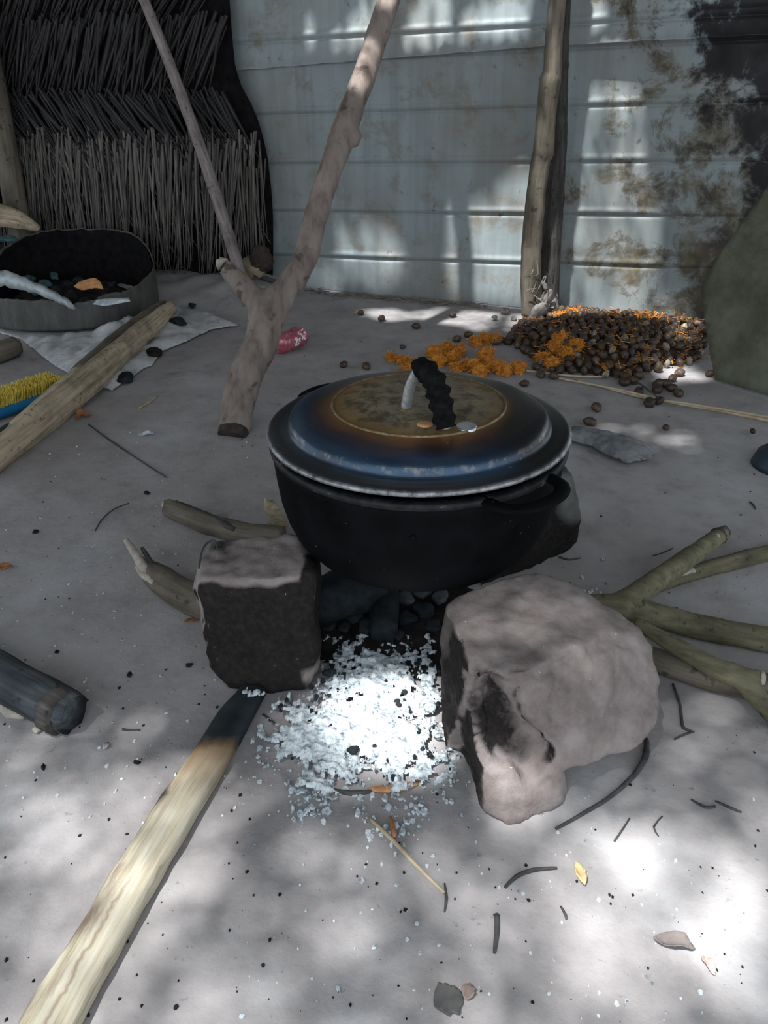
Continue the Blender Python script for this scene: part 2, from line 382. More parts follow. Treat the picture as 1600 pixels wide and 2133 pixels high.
# sooty pot
m = M('sooty_cast_pot', 0.6, 0.0, 0.03); v = m.coord('Object'); f = m.noise(v, 12, 6, 0.6); fine = m.noise(v, 110, 3, 0.6)
c = m.ramp(f, [(0.3, (0.002, 0.002, 0.002)), (0.65, (0.005, 0.0055, 0.0065))]); c = m.mix(m.ramp(fine, [(0.72, 0.0), (0.78, 0.6)]), c, (0.2, 0.2, 0.2))
m.color(c); m.roughn(m.ramp(f, [(0.3, 0.5), (0.7, 0.7)])); m.bump(m.math('ADD', f, m.math('MULTIPLY', fine, 0.2)), 0.3, 0.004); POT = m.m
m = M('worn_pot_rim', 0.5, 0.2, 0.2); f = m.noise(m.coord('Object'), 40, 5, 0.7)
m.color(m.ramp(f, [(0.4, (0.006, 0.006, 0.007)), (0.6, (0.02, 0.02, 0.022)), (0.78, (0.16, 0.16, 0.165))])); POTRIM = m.m
# lid: heat tints run outward in rings; the outer blue also paints in sky reflection
m = M('heat_tint_sheen_lid', 0.34, 0.45, 0.5); v = m.coord('Object'); x, y, z = m.sep(v)
r = m.math('SQRT', m.math('ADD', m.math('MULTIPLY', x, x), m.math('MULTIPLY', y, y)))
n1 = m.noise(v, 9, 6, 0.65, 0.4); n2 = m.noise(v, 45, 6, 0.7); n3 = m.noise(v, 120, 3, 0.6)
side = m.math('ADD', m.math('MULTIPLY', x, -0.055), m.math('MULTIPLY', y, -0.02))
rr = m.math('ADD', m.math('ADD', r, m.math('MULTIPLY', m.math('SUBTRACT', n1, 0.5), 0.05)), side)
rn = m.math('DIVIDE', rr, 0.27)
c = m.ramp(rn, [(0.0, (0.27, 0.235, 0.175)), (0.36, (0.27, 0.22, 0.135)), (0.52, (0.25, 0.155, 0.058)), (0.60, (0.15, 0.068, 0.025)), (0.68, (0.045, 0.026, 0.026)),
                (0.76, (0.016, 0.028, 0.056)), (0.84, (0.034, 0.066, 0.11)), (0.90, (0.03, 0.04, 0.055)), (0.96, (0.024, 0.025, 0.028))])
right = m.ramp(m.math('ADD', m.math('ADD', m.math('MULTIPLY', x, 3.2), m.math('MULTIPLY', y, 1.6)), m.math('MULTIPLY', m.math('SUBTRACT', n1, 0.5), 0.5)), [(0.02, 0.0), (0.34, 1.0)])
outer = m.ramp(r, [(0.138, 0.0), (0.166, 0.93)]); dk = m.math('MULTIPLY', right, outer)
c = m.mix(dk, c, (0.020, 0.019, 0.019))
inner = m.ramp(rn, [(0.48, 1.0), (0.56, 0.0)])
c = m.mix(m.math('MULTIPLY', inner, m.ramp(n2, [(0.45, 0.0), (0.62, 0.75)])), c, (0.075, 0.052, 0.026))
c = m.mix(m.math('MULTIPLY', inner, m.ramp(n1, [(0.5, 0.0), (0.66, 0.7)])), c, (0.17, 0.155, 0.125))
c = m.mix(m.ramp(n3, [(0.70, 0.0), (0.75, 0.6)]), c, (0.35, 0.35, 0.36))
n4 = m.noise(v, 22, 8, 0.75, 0.8); c = m.mix(m.math('MULTIPLY', inner, m.ramp(n4, [(0.50, 0.0), (0.58, 0.65)])), c, (0.05, 0.032, 0.016))
edge = m.math('MULTIPLY', m.ramp(r, [(0.2575, 0.0), (0.2605, 1.0)]), m.ramp(n2, [(0.35, 0.1), (0.6, 0.9)])); c = m.mix(edge, c, (0.34, 0.34, 0.35))
step = m.math('MULTIPLY', m.math('MULTIPLY', m.ramp(r, [(0.220, 0.0), (0.2225, 1.0)]), m.ramp(r, [(0.2245, 1.0), (0.2265, 0.0)])), m.ramp(n2, [(0.5, 0.0), (0.62, 0.7)])); c = m.mix(step, c, (0.26, 0.23, 0.20))
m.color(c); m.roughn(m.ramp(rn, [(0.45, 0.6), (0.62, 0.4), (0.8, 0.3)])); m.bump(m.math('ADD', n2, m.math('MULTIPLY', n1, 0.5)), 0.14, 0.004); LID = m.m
LIDRING = simple('gold_burnt_ring', [(0.3, (0.10, 0.06, 0.022)), (0.5, (0.17, 0.115, 0.055)), (0.75, (0.30, 0.25, 0.18))], 60, 0.5, 0.3, metal=0.3)
# plank: pale wood that is burnt towards its far end, grain z = metres from the burnt tip
m = M('burnt_plank', 0.75, 0, 0.3); g = m.coord('grain'); gx, gy, gz_ = m.sep(g); f = m.noise(m.coord('grain', (1, 1, 0.045)), 130, 7, 0.7); q = m.noise(g, 14, 6, 0.6); q2 = m.noise(m.coord('grain', (1.6, 1.6, 0.6)), 11, 5, 0.6, 0.6)
c = m.ramp(f, [(0.3, (0.30, 0.24, 0.155)), (0.5, (0.47, 0.415, 0.31)), (0.7, (0.58, 0.54, 0.45))])
bk = m.math('ADD', m.math('MULTIPLY', gx, -13.0), m.math('MULTIPLY', m.math('SUBTRACT', q2, 0.5), 2.4))
c = m.mix(m.ramp(bk, [(0.12, 0.0), (0.45, 0.85)]), c, (0.20, 0.135, 0.10))
cw = m.noise(m.coord('grain', (0.001, 0.001, 1)), 9, 4, 0.6)
ck = m.math('ABSOLUTE', m.math('ADD', m.math('SUBTRACT', gx, 0.004), m.math('MULTIPLY', m.math('SUBTRACT', cw, 0.5), 0.05)))
c = m.mix(m.math('MULTIPLY', m.ramp(ck, [(0.0004, 0.75), (0.0012, 0.0)]), m.ramp(gz_, [(0.40, 0.0), (0.46, 1.0)])), c, (0.22, 0.15, 0.09))
t = m.math('ADD', gz_, m.math('MULTIPLY', m.math('SUBTRACT', q, 0.5), 0.09))
t = m.math('ADD', t, m.math('MULTIPLY', gx, 0.5))
c = m.mix(m.ramp(t, [(0.155, 0.9), (0.215, 0.55), (0.30, 0.0)]), c, (0.20, 0.11, 0.045))
c = m.mix(m.ramp(t, [(0.14, 1.0), (0.175, 0.0)]), c, m.ramp(q, [(0.3, (0.008, 0.011, 0.013)), (0.7, (0.035, 0.045, 0.05))]))
sx = m.math('ADD', m.math('MULTIPLY', m.math('ABSOLUTE', m.math('ADD', gz_, -0.277)), 22.0), m.math('MULTIPLY', m.math('ABSOLUTE', m.math('ADD', gx, 0.034)), 40.0))
c = m.mix(m.ramp(m.math('ADD', sx, m.math('MULTIPLY', m.math('SUBTRACT', q, 0.5), 1.6)), [(0.35, 0.9), (0.9, 0.0)]), c, (0.025, 0.02, 0.017))
m.color(c); m.bump(m.math('ADD', f, m.math('MULTIPLY', q, 0.8)), 0.5, 0.004); PLANK = m.m

# ================================================================== STRUCTURE
# floor: one earth sheet, finer near the hearth
def grid_floor():
    xs, ys = [], []
    x = -6.0
    while x < 6.01: xs.append(x); x += 0.035 if -2.2 < x < 2.2 else 0.25
    y = -3.0
    while y < 7.01: ys.append(y); y += 0.035 if 0.2 < y < 4.4 else 0.25
    vs = [(x, y, fz(x, y)) for y in ys for x in xs]; n = len(xs)
    fs = [(j*n+i, j*n+i+1, (j+1)*n+i+1, (j+1)*n+i) for j in range(len(ys)-1) for i in range(n-1)]
    return vs, fs
o = obj('floor', grid_floor(), EARTH); tag(o, kind='structure')

# ceiling: unseen leaf roof, added with gaps shaped to cast the sun patches (patch list: outline seen on wall/ground, openness)
ROOF_Z = 2.3
PATCH = [
 # on the tin wall
 ([(940, 612), (932, 560), (945, 430), (1010, 400), (1100, 340), (1150, 330), (1100, 640), (1085, 634)], .95),
 ([(700, 480), (760, 470), (830, 490), (850, 560), (800, 590), (700, 560)], .7), ([(620, 560), (700, 555), (700, 605), (630, 600)], .5),
 ([(690, 115), (740, 45), (770, 0), (830, -10), (790, 110)], .75), ([(640, 105), (650, 50), (680, 45), (672, 110)], .6),
 ([(600, 60), (640, 55), (620, 120), (590, 120)], .25),
 ([(835, 118), (880, -20), (950, -20), (945, 110)], .75), ([(955, 105), (985, 30), (1110, -10), (1105, 90)], .8),
 ([(1188, 85), (1200, 0), (1240, -10), (1270, 75)], .75), ([(1185, 205), (1235, 165), (1275, 140), (1290, 205)], .6),
 ([(1190, 225), (1275, 220), (1290, 420), (1180, 420)], .35), ([(1275, 150), (1330, 150), (1360, 420), (1290, 420)], .6),
 ([(1190, 350), (1370, 350), (1365, 480), (1180, 480)], .65),
 ([(1165, 480), (1370, 480), (1360, 600), (1160, 580)], .7), ([(1280, 540), (1345, 540), (1340, 670), (1270, 665)], .9),
 ([(1160, 590), (1420, 600), (1420, 680), (1160, 660)], .65),
 # on the earth
 ([(-50, 1760), (600, 1720), (1000, 1740), (1650, 1660), (1650, 2250), (-50, 2250)], .32), ([(-50, 1480), (560, 1500), (600, 1760), (-50, 1780)], .14), 
 ([(1400, 1450), (1650, 1450), (1650, 1680), (1300, 1680)], .15),
 ([(740, 650), (800, 640), (850, 650), (910, 640), (1040, 655), (1010, 690), (870, 662), (800, 668)], .7),
 ([(1060, 655), (1200, 650), (1440, 665), (1480, 700), (1350, 690), (1250, 685), (1060, 690)], .7),
 ([(1370, 760), (1440, 765), (1470, 790), (1380, 800)], .8), ([(1395, 700), (1440, 690), (1450, 720), (1410, 740)], .8),
 ([(1250, 870), (1480, 900), (1450, 960), (1250, 930)], .10),
 ([(690, 1445), (740, 1434), (915, 1428), (930, 1500), (945, 1560), (890, 1620), (760, 1600), (690, 1540)], .95),
 ([(560, 1480), (690, 1440), (690, 1560), (760, 1640), (600, 1600)], .35),
 ([(990, 1540), (1040, 1570), (1160, 1600), (1120, 1640), (1062, 1695), (1020, 1665)], .95, .06),
 ([(960, 1240), (1200, 1240), (1300, 1300), (1240, 1340), (1100, 1390), (1000, 1390)], .16, .23),
 ([(1180, 1420), (1330, 1350), (1360, 1500), (1200, 1590)], .07, .14),
 ([(40, 1640), (420, 1600), (520, 1660), (380, 1960), (220, 2133), (0, 2133)], .5),
 ([(1160, 1750), (1330, 1700), (1500, 1720), (1620, 1850), (1620, 2140), (1400, 2060), (1150, 2020), (1080, 1900)], .62),
 ([(1200, 1890), (1330, 1900), (1420, 1960), (1330, 2040), (1200, 2000)], .85), ([(1480, 1830), (1620, 1820), (1620, 2040), (1500, 2010)], .85),
 ([(1200, 1750), (1330, 1720), (1420, 1790), (1330, 1850)], .75),
 ([(640, 1960), (1100, 1880), (1200, 2060), (900, 2140), (500, 2140)], .3),
 ([(1000, 1680), (1600, 1640), (1600, 1760), (1100, 1780)], .15),
]
def sun_hit(c):
    d = -SUN_TO; best = None
    den = d.dot(WN)
    t = (WA-c).dot(WN)/den
    q = c+d*t
    u = (q-WA).dot(WU)
    if t > 0 and q.z > 0 and -0.6 < u < 2.6: return q
    t = -c.z/d.z; return c+d*t
def openness(c):
    q = sun_hit(c); s = proj(q); v = 0
    if s is None or not (-200 < s[0] < 1800 and -100 < s[1] < 2300): return 0
    cache = {0: s}
    for e in PATCH:
        zz = e[2] if len(e) > 2 else 0                     # height of the lit surface
        if zz not in cache: cache[zz] = proj(c - SUN_TO*((c.z-zz)/SUN_TO.z)) or (-999, -999)
        if inside(e[0], *cache[zz]): v = max(v, e[1])
    return v
def roof():
    cs = 0.022; rs = random.Random(11); vs, fs = [], []; vi = {}
    def vert(i, j):
        if (i, j) not in vi:
            x, y = i*cs, j*cs; vi[(i, j)] = len(vs); vs.append((x, y, ROOF_Z+0.05*nz(x*1.5, y*1.5)))
        return vi[(i, j)]
    x0, x1, y0, y1 = int(-1.9/cs), int(1.6/cs), int(-0.42/cs), int(3.9/cs)
    for j in range(y0, y1):
        for i in range(x0, x1):
            c = Vector(((i+.5)*cs, (j+.5)*cs, ROOF_Z)); k = openness(c)
            # openness is clumped like gaps between leaves
            if k > 0:
                g = 0.5+0.42*nz(i*0.42, j*0.42, 4)+0.85*(rs.random()-0.5)
                if g < k: continue
            fs.append((vert(i, j), vert(i+1, j), vert(i+1, j+1), vert(i, j+1)))
    a, b, c_, d = x0*cs, x1*cs, y0*cs, y1*cs
    def quad(xa, ya, xb, yb):
        n = len(vs); vs.extend([(xa, ya, ROOF_Z+.02), (xb, ya, ROOF_Z+.02), (xb, yb, ROOF_Z+.02), (xa, yb, ROOF_Z+.02)]); fs.append((n, n+1, n+2, n+3))
    quad(-4.2, c_, a, 5.2); quad(b, c_, 4.2, 5.2); quad(a, d, b, 5.2)
    return vs, fs
DAPPLE_LEAF = simple('dapple_roof_leaf', [(0.3, (0.05, 0.045, 0.035)), (0.7, (0.12, 0.10, 0.075))], 20)
o = obj('dapple_roof', roof(), DAPPLE_LEAF, smooth=False); tag(o, kind='structure')
md = o.modifiers.new('thickness', 'SOLIDIFY'); md.thickness = 0.012; md.offset = 1

# back wall: three ribbed tin sheets
def tin_sheet(u0, u1, zlo, zhi, ribs, off, seed, bulge=0.012, lip=0.0, tilt=0.04, du=0.03):
    vs, fs, gs = [], [], []; nu = int((u1-u0)/du)+1; zs = []
    z = 0.0
    while z < 1.0001: zs.append(z); z += 0.004
    for iz, t in enumerate(zs):
        for iu in range(nu+1):
            u = u0+(u1-u0)*iu/nu
            lo, hi = zlo(u), zhi(u); zz = lo+(hi-lo)*t
            o_ = off + bulge*nz(u*2.2+seed, zz*2.5) + 0.004*nz(u*7+seed, zz*7)
            for rz in ribs:
                d = zz-(rz+tilt*u); 
                if abs(d) < 0.03: o_ += 0.006*math.exp(-((d-0.009)/0.010)**2) - 0.007*math.exp(-((d+0.012)/0.006)**2)
            if lip: o_ += lip*math.exp(-(zz-lo)/0.035)
            vs.append(wall_pt(u, zz, o_)); gs.append((u, zz, 0))
    n = nu+1
    for j in range(len(zs)-1):
        for i in range(nu): fs.append((j*n+i, j*n+i+1, (j+1)*n+i+1, (j+1)*n+i))
    return vs, fs, gs
wall = bpy.data.objects.new('wall_back', None); COL.objects.link(wall); wall.location = wall_pt(0.8, 0); tag(wall, kind='structure')
RIBS = [.155, .36, .565, .77, .975, 1.18]
def gfun(a, b, lo=0.0):
    (ua, za), (ub, zb) = W(*a), W(*b)
    return lambda u: za+(zb-za)*(u-ua)/(ub-ua)
lowedge = gfun((600, 598), (1090, 640))
uL = W(440, 500)[0]; uM = W(1098, 600)[0]; uR = W(1700, 500)[0]
def soli(o, t=0.0025):
    s = o.modifiers.new('thickness', 'SOLIDIFY'); s.thickness = t; s.offset = 0; return o
o = obj('metal_sheet', tin_sheet(uL, uM+0.01, lambda u: max(lowedge(u), 0.0)-0.002, lambda u: 1.12, RIBS, 0.0, 1), TIN, wall); soli(o); tag(o, 'pale bluish lower left tin sheet with level ribs')
o = obj('metal_sheet', tin_sheet(uM-0.03, uR, lambda u: -0.01, lambda u: 1.12, RIBS, -0.022, 5, bulge=0.02), TIN, wall); soli(o); tag(o, 'lower right tin sheet darkening into brown and black stains')
e1 = W(490, 147); e2 = W(1130, 97); e3 = W(1600, 72)
def upedge(u):
    if u < e2[0]: return e1[1]+(e2[1]-e1[1])*(u-e1[0])/(e2[0]-e1[0])
    return e2[1]+(e3[1]-e2[1])*(u-e2[0])/(e3[0]-e2[0])
o = obj('metal_sheet', tin_sheet(uL-0.2, uR, lambda u: upedge(u)+0.004*nz(u*14), lambda u: 1.95, [upedge(0.5)+.075, upedge(0.5)+.27], 0.012, 9, lip=0.022), TIN2, wall); soli(o); tag(o, 'upper tin sheet overlapping the two lower sheets, edge bent outward')

# ================================================================== LARGE OBJECTS
# ---- cooking pot
PC = Vector((.0600, 1.337, 0)); PZ = 0.42; PR = 0.266
pot = empty('cooking_pot', (PC.x, PC.y, 0.2), 'big black sooty cast cooking pot standing on three hearth stones', 'pot')
prof = [(0, .198), (.08, .198), (.15, .2), (.182, .207), (.205, .222), (.224, .246), (.237, .275), (.246, .31), (.251, .35), (.255, .39), (.257, .403)]
body = prof + [(.249, .403), (.243, .35), (.236, .30), (.215, .245), (.173, .215), (0, .208)]
obj('pot_body', lathe(body, 128, (PC.x, PC.y, 0)), POT, pot)
rim = [(.244, .402), (.256, .401), (.2595, .404), (.2605, .408), (.2600, .412), (.257, .415), (.246, .415), (.243, .412), (.244, .402)]
tag(obj('rim', lathe(rim, 128, (PC.x, PC.y, 0)), POTRIM, pot), 'rolled rim worn grey in places')
def loop_handle(az):
    d = Vector((math.cos(az), math.sin(az), 0)); t = Vector((-d.y, d.x, 0)); base = PC + Vector((0, 0, .411))
    pts = []; 
    for k in range(13):
        a = math.pi*k/12; c = math.cos(a)
        pts.append(base + d*((.248 + .057*math.sin(a)**0.7 - (0.014 if k in (0, 12) else 0))) + t*(.068*c) + Vector((0, 0, -.002)))
    return tube(pts, .0125, segs=14, wob=0.05, seed=az, flat=0.5, res=0.008)
AZ = math.radians(-53)
obj('handle', loop_handle(AZ), POT, pot); obj('handle', loop_handle(AZ+math.pi), POT, pot)
stud = PC + Vector((math.cos(math.radians(-93.5))*.2455, math.sin(math.radians(-93.5))*.2455, .355))
obj('casting_stud', tube([stud, stud+Vector((-.001, -.012, -.001))], [.007, .004], 10, .2, 2, res=.003), POT, pot)

# ---- lid, a thing of its own resting on the rim
lid = empty('pot_lid', (PC.x, PC.y, PZ), 'round heat-stained domed lid lying on the black cooking pot', 'lid')
lid.rotation_euler = (math.radians(-0.5), math.radians(-0.55), 0)
lp = [(0, .062), (.05, .0615), (.10, .060), (.134, .0575), (.150, .0545), (.165, .050), (.19, .0455), (.207, .042), (.219, .0385), (.2255, .034), (.228, .027), (.2295, .022), (.234, .0195), (.248, .0185), (.259, .0165),
      (.2655, .0135), (.2675, .0095), (.266, .0065), (.258, .0045), (.240, .005), (.20, .03), (.13, .048), (0, .052)]
lidm = obj('lid_plate', lathe([(r*.986, z) for r, z in lp], 144, (PC.x, PC.y, PZ)), LID, lid)
ring = [(.1460, .053), (.1470, .0562), (.1485, .0570), (.1500, .0562), (.1510, .053)]
obj('raised_ring', lathe(ring, 128, (PC.x, PC.y, PZ)), LIDRING, lid)
zb = .0605
h1 = G(846, 852, PZ+zb); h2 = G(930, 896, PZ+zb); top = (h1+h2)/2 + Vector((-.006, 0, .105))
def lp_(a, b, t): return a+(b-a)*t
A1 = h1+Vector((.0, 0, 0)); q1 = lp_(h1, h2, .12)+Vector((0, 0, .045)); q2 = lp_(h1, h2, .40)+Vector((0, 0, .082)); q3 = lp_(h1, h2, .66)+Vector((0, 0, .074)); q4 = lp_(h1, h2, .86)+Vector((0, 0, .04))
tag(obj('handle_strap', tube([A1, q1, q2, q3, q4, h2], [.0088, .0088, .0088, .008, .008, .008], 14, .05, 3, res=.006), SILVER, lid), 'bare silver metal strap of the lid handle')
wr = tube([lp_(q1, q2, .93), q2, q3, q4, h2+Vector((0, 0, .003))], [.0125, .0165, .0175, .018, .0165], 18, .16, 5, res=.004, lump=.5)
vs, fs, gs = wr; n_ = len(vs)//18
vs = [v for v in vs]
for i in range(n_):
    k = 1+0.16*math.sin(i*1.35)
    c_ = sum((vs[i*18+j] for j in range(18)), Vector())/18
    for j in range(18): vs[i*18+j] = c_+(vs[i*18+j]-c_)*k
tag(obj('rag_wrap', (vs, fs, gs), RAG, lid), 'black rag wound round the handle')
def disc(c, r, h, dome=.3, seed=0, sx=1.0):
    v, f = lathe([(0, h), (r*.6, h*.95), (r*.85, h*.75), (r, h*.2), (r, -.003)], 28, (0, 0, 0))
    return [Vector((p[0]*sx*(1+.06*nz(p[0]*90, p[1]*90, seed)), p[1]*(1+.06*nz(p[0]*90, p[1]*90, seed+3)), p[2]))+Vector(c) for p in v], f
pr = G(972, 890, PZ+.056)
tag(obj('rivet_plate', disc((pr.x, pr.y, PZ+.0555), .0185, .0035), SILVER, lid), 'small oval light grey plate beside the handle foot')
obj('rivet', disc((h1.x, h1.y, PZ+zb-.001), .0135, .005), LIDRING, lid)
# the raised plate of dried food by the handle
pd = G(886, 884, PZ+.0605); tag(obj('orange_food_spot', disc((pd.x, pd.y, PZ+.060), .011, .0022, sx=1.2), ORANGE, lid), 'small orange dried spot on the lid')

# ---- hearth stones
def GZ(px, py, z): return G(px, py, z)
LS = [GZ(416, 1206, .222), GZ(540, 1203, .236), GZ(655, 1192, .236), GZ(418, 1150, .218), GZ(440, 1126, .225), GZ(530, 1112, .232), GZ(612, 1116, .232), GZ(664, 1200, .20),
      GZ(432, 1385, .03), GZ(478, 1440, .006), GZ(560, 1446, .0), GZ(635, 1440, .004), GZ(664, 1405, .02), GZ(404, 1235, .17)]
for p, dz in ((GZ(440, 1126, .225), 0), (GZ(530, 1112, .232), 0), (GZ(612, 1116, .232), 0)): LS.append(Vector((p.x, p.y+.01, 0)))
LS += [Vector((-.118, 1.27, .203)), Vector((-.12, 1.27, 0)), Vector((-.122, 1.2, 0.02))]
ls = obj('hearth_stone', rock(LS, .007, .010, 3, 3, scale=10, fine=.5), STONE)
tag(ls, 'squarish hearth stone with a soot-black front, left of the ash', 'stone', 'hearth stones under the pot')
lsx0 = GZ(432, 1385, .03).x; lsx1 = GZ(655, 1192, .236).x
def soot_l(p, n):
    s = ss(.35, .75, -n.y)*1.0
    if p.z > .19: s *= ss(.236, .195, p.z)
    s = max(s, ss(.25, .6, n.x)*.55, ss(lsx1-.035, lsx1-.01, p.x)*.7)
    s *= 1-0.75*ss(.085, .03, p.z)*ss(lsx1-.05, lsx1-.02, p.x)
    return s + .1 + .55*nz(p.x*16, p.y*16, p.z*16)*(.4+ss(.17, .23, p.z)) + .15*nz(p.x*45, p.y*45, p.z*45)
set_soot_shade(ls, soot_l)
RS = [GZ(922, 1262, .23), GZ(962, 1236, .243), GZ(1030, 1210, .25), GZ(1130, 1193, .24), GZ(1195, 1216, .225), GZ(1236, 1258, .21), GZ(1335, 1300, .185), GZ(1362, 1345, .165), GZ(1374, 1430, .115), GZ(1368, 1505, .075), GZ(1330, 1562, .055), GZ(1245, 1592, .05),
      GZ(985, 1398, .232), GZ(1100, 1396, .230), GZ(1250, 1335, .215), GZ(918, 1340, .18), GZ(925, 1470, .03), GZ(1172, 1602, .07), GZ(1015, 1440, .20), GZ(930, 1500, .0)]
RS += [Vector((.19, 1.19, .196)), Vector((.30, 1.2, .0)), Vector((.12, 1.12, .0)), Vector((.47, 1.13, .0)), Vector((.42, 1.07, .0)), Vector((.10, 1.0, .0)), G(1320, 1500, 0), G(1200, 1560, 0)]
RT = [GZ(918, 1345, .17), GZ(982, 1402, .21), GZ(926, 1480, .02), GZ(985, 1630, .0), GZ(1010, 1690, .006), GZ(1058, 1722, .0), GZ(1165, 1690, .0), GZ(1186, 1640, .0), GZ(1175, 1610, .055), GZ(1150, 1590, .06), GZ(1000, 1550, .085), GZ(1060, 1684, .02), GZ(1000, 1480, .135), GZ(1100, 1530, .09), G(1100, 1500, 0), G(950, 1450, 0)]
from mathutils.bvhtree import BVHTree
def on_stone(px, py):
    h = join(hull(RS), hull(RT)); bv = BVHTree.FromPolygons([tuple(v) for v in h[0]], h[1]); hit = bv.ray_cast(Vector((0, 0, CH)), ray(px, py).normalized())
    return hit[0] or G(px, py)
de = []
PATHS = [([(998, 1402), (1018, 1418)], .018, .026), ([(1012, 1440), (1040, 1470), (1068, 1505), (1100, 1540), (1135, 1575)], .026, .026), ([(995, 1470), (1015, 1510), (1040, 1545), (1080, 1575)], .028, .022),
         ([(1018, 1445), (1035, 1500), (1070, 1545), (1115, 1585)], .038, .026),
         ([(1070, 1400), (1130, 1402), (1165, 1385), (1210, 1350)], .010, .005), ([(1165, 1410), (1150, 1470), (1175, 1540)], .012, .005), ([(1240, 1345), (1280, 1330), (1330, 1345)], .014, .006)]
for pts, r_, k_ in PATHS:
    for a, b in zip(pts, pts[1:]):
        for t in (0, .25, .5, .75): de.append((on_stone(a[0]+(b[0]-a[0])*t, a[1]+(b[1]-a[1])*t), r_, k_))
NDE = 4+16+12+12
def rock2(hulls, voxel, amp, seed, smooth, dents, fine, scale):
    vs, fs, ns = remesh(join(*hulls), voxel, smooth); out = []
    for v, n in zip(vs, ns):
        d = amp*(nz(v.x*scale+seed, v.y*scale, v.z*scale) + fine*nz(v.x*scale*4, v.y*scale*4+seed, v.z*scale*4) + 0.25*nz(v.x*scale*10, v.y*scale*10+seed, v.z*scale*10))
        dd = 0
        for (c, r, k) in dents:
            q = (v-c).length/r*(1+0.6*nz(v.x*28+seed, v.y*28, v.z*28))
            if q < 1: dd = max(dd, k*min(1, 1.7*(1-q*q)))
        d -= dd
        out.append(v+n*d)
    return out, fs
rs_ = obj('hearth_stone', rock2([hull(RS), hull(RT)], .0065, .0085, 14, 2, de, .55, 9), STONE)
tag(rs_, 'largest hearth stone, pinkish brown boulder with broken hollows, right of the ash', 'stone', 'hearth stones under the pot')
def soot_shade_r(p, n):
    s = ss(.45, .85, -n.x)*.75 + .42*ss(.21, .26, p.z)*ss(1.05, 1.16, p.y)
    for c_, r_, k_ in de[:NDE]: s = max(s, (.78 if r_ > .02 else .5)*ss(r_*1.25, r_*.5, (p-c_).length))  # shade of the broken hollows, painted in on top of the soot
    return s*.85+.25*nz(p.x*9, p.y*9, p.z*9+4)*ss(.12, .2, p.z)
set_soot_shade(rs_, soot_shade_r)
BS = [GZ(1175, 985, .2), GZ(1195, 985, .19), GZ(1206, 1035, .155), GZ(1210, 1080, .1), GZ(1208, 1125, .02), GZ(1190, 1147, 0), GZ(1120, 1165, 0), GZ(1090, 1165, 0), GZ(1110, 990, .19)]
BS += [Vector((.20, 1.46, .196)), Vector((.23, 1.62, .197)), Vector((.2, 1.46, 0)), Vector((.2, 1.68, 0)), Vector((.42, 1.74, 0)), Vector((.42, 1.72, .17))]
bs = obj('hearth_stone', rock(BS, .009, .006, 25, 3, scale=11), STONE_G)
tag(bs, 'dark grey hearth stone half hidden behind the pot at the right', 'stone', 'hearth stones under the pot')
set_soot_shade(bs, lambda p, n: .85*ss(.15, .06, p.z)+.8*ss(.42, .34, p.x))

# ---- forked pole leaning on the tin
foot = G(490, 905, .035); 
def FP(px, py, y): return P(px, py, y)
def yy(py):        # distance along the leaning pole
    return 2.27 + (905-py)/905*1.12
pf = [(486, 900), (494, 850), (513, 780), (543, 715), (558, 655), (598, 600), (634, 540), (660, 445), (688, 355), (716, 275), (745, 195), (778, 100), (803, 20), (826, -60), (862, -190)]
pr_ = [33, 35, 36, 36, 38, 28, 26, 25.5, 25.5, 27, 24.5, 24, 24, 23, 22]
def pxr(r, p): 
    d = p-Vector((0, 0, CH)); return r/F*(d.y*cp-d.z*sp)
main = [P(x, y, yy(y)) for x, y in pf]
A_ = tube(main, [pxr(r, p) for r, p in zip(pr_, main)], 20, .09, 1, res=.02, ends=(.25, 0))
stubp = [(556, 680), (540, 640), (518, 610), (492, 580), (468, 555)]
stub = [P(x, y, yy(y)-.01*i) for i, (x, y) in enumerate(stubp)]
B_ = tube(stub, [pxr(r, p) for r, p in zip([34, 28, 24, 21, 18.5], stub)], 18, .10, 2, res=.015, ends=(0, .9))
kn = main[9]; K_ = tube([kn+Vector((-.02, -.01, 0)), kn+Vector((.055, 0, -.025))], [.036, .026], 12, .2, 4)
v_, f_, n_ = remesh(join(A_, B_, K_), .011, 5)
v_ = [v+n*(.0035*nz(v.x*18, v.y*18, v.z*18)+.002*nz(v.x*50, v.y*50, v.z*50)) for v, n in zip(v_, n_)]
ax = (main[4]-main[0]).normalized()
bx = (main[-1]-main[5]).normalized()
grain = [(v.x*.6, v.y*.3, v.z*.8) for v in v_]
fp = empty('forked_pole', (main[0].x, main[0].y, 0), 'thick forked tree pole leaning from the dirt against the tin wall', 'pole')
obj('forked_limb', (v_, f_, grain), BARK_GREY, fp)
e0 = main[0]; rr = pxr(29, e0)
a1 = ax.cross(Vector((0, 0, 1))).normalized(); b1 = a1.cross(ax)
rr *= 1.12
cut = tube([e0-ax*.016, e0+ax*.012], [rr*.93, rr*.98], 28, .16, 8, res=.006, ends=(.22, 0))
tag(obj('cut_end', cut, CUT, fp), 'dark sawn foot end')
tear = tube([stub[-1]+(stub[-1]-stub[-2])*.15, stub[-1]+(stub[-1]-stub[-2])*.5], [pxr(16, stub[-1]), pxr(10, stub[-1])], 14, .35, 9, res=.008, ends=(0, .6))
tag(obj('torn_end', tear, PALE, fp), 'pale torn tip of the short branch')

# ---- thin stick against the palm screen
s0 = GF(521, 634); s1 = P(497, 556, 3.86); s2 = P(425, 330, 3.91); s3 = P(352, 130, 3.95); s4 = P(300, 0, 3.97); s5 = P(255, -120, 3.98)
o = obj('thin_stick', tube([s0, s1, s2, s3, s4, s5], [.030, .0285, .026, .023, .021, .019], 14, .08, 6, res=.03), BARK_PINK)
tag(o, 'long thin pinkish stick leaning on the dark palm screen behind the forked pole', 'stick')
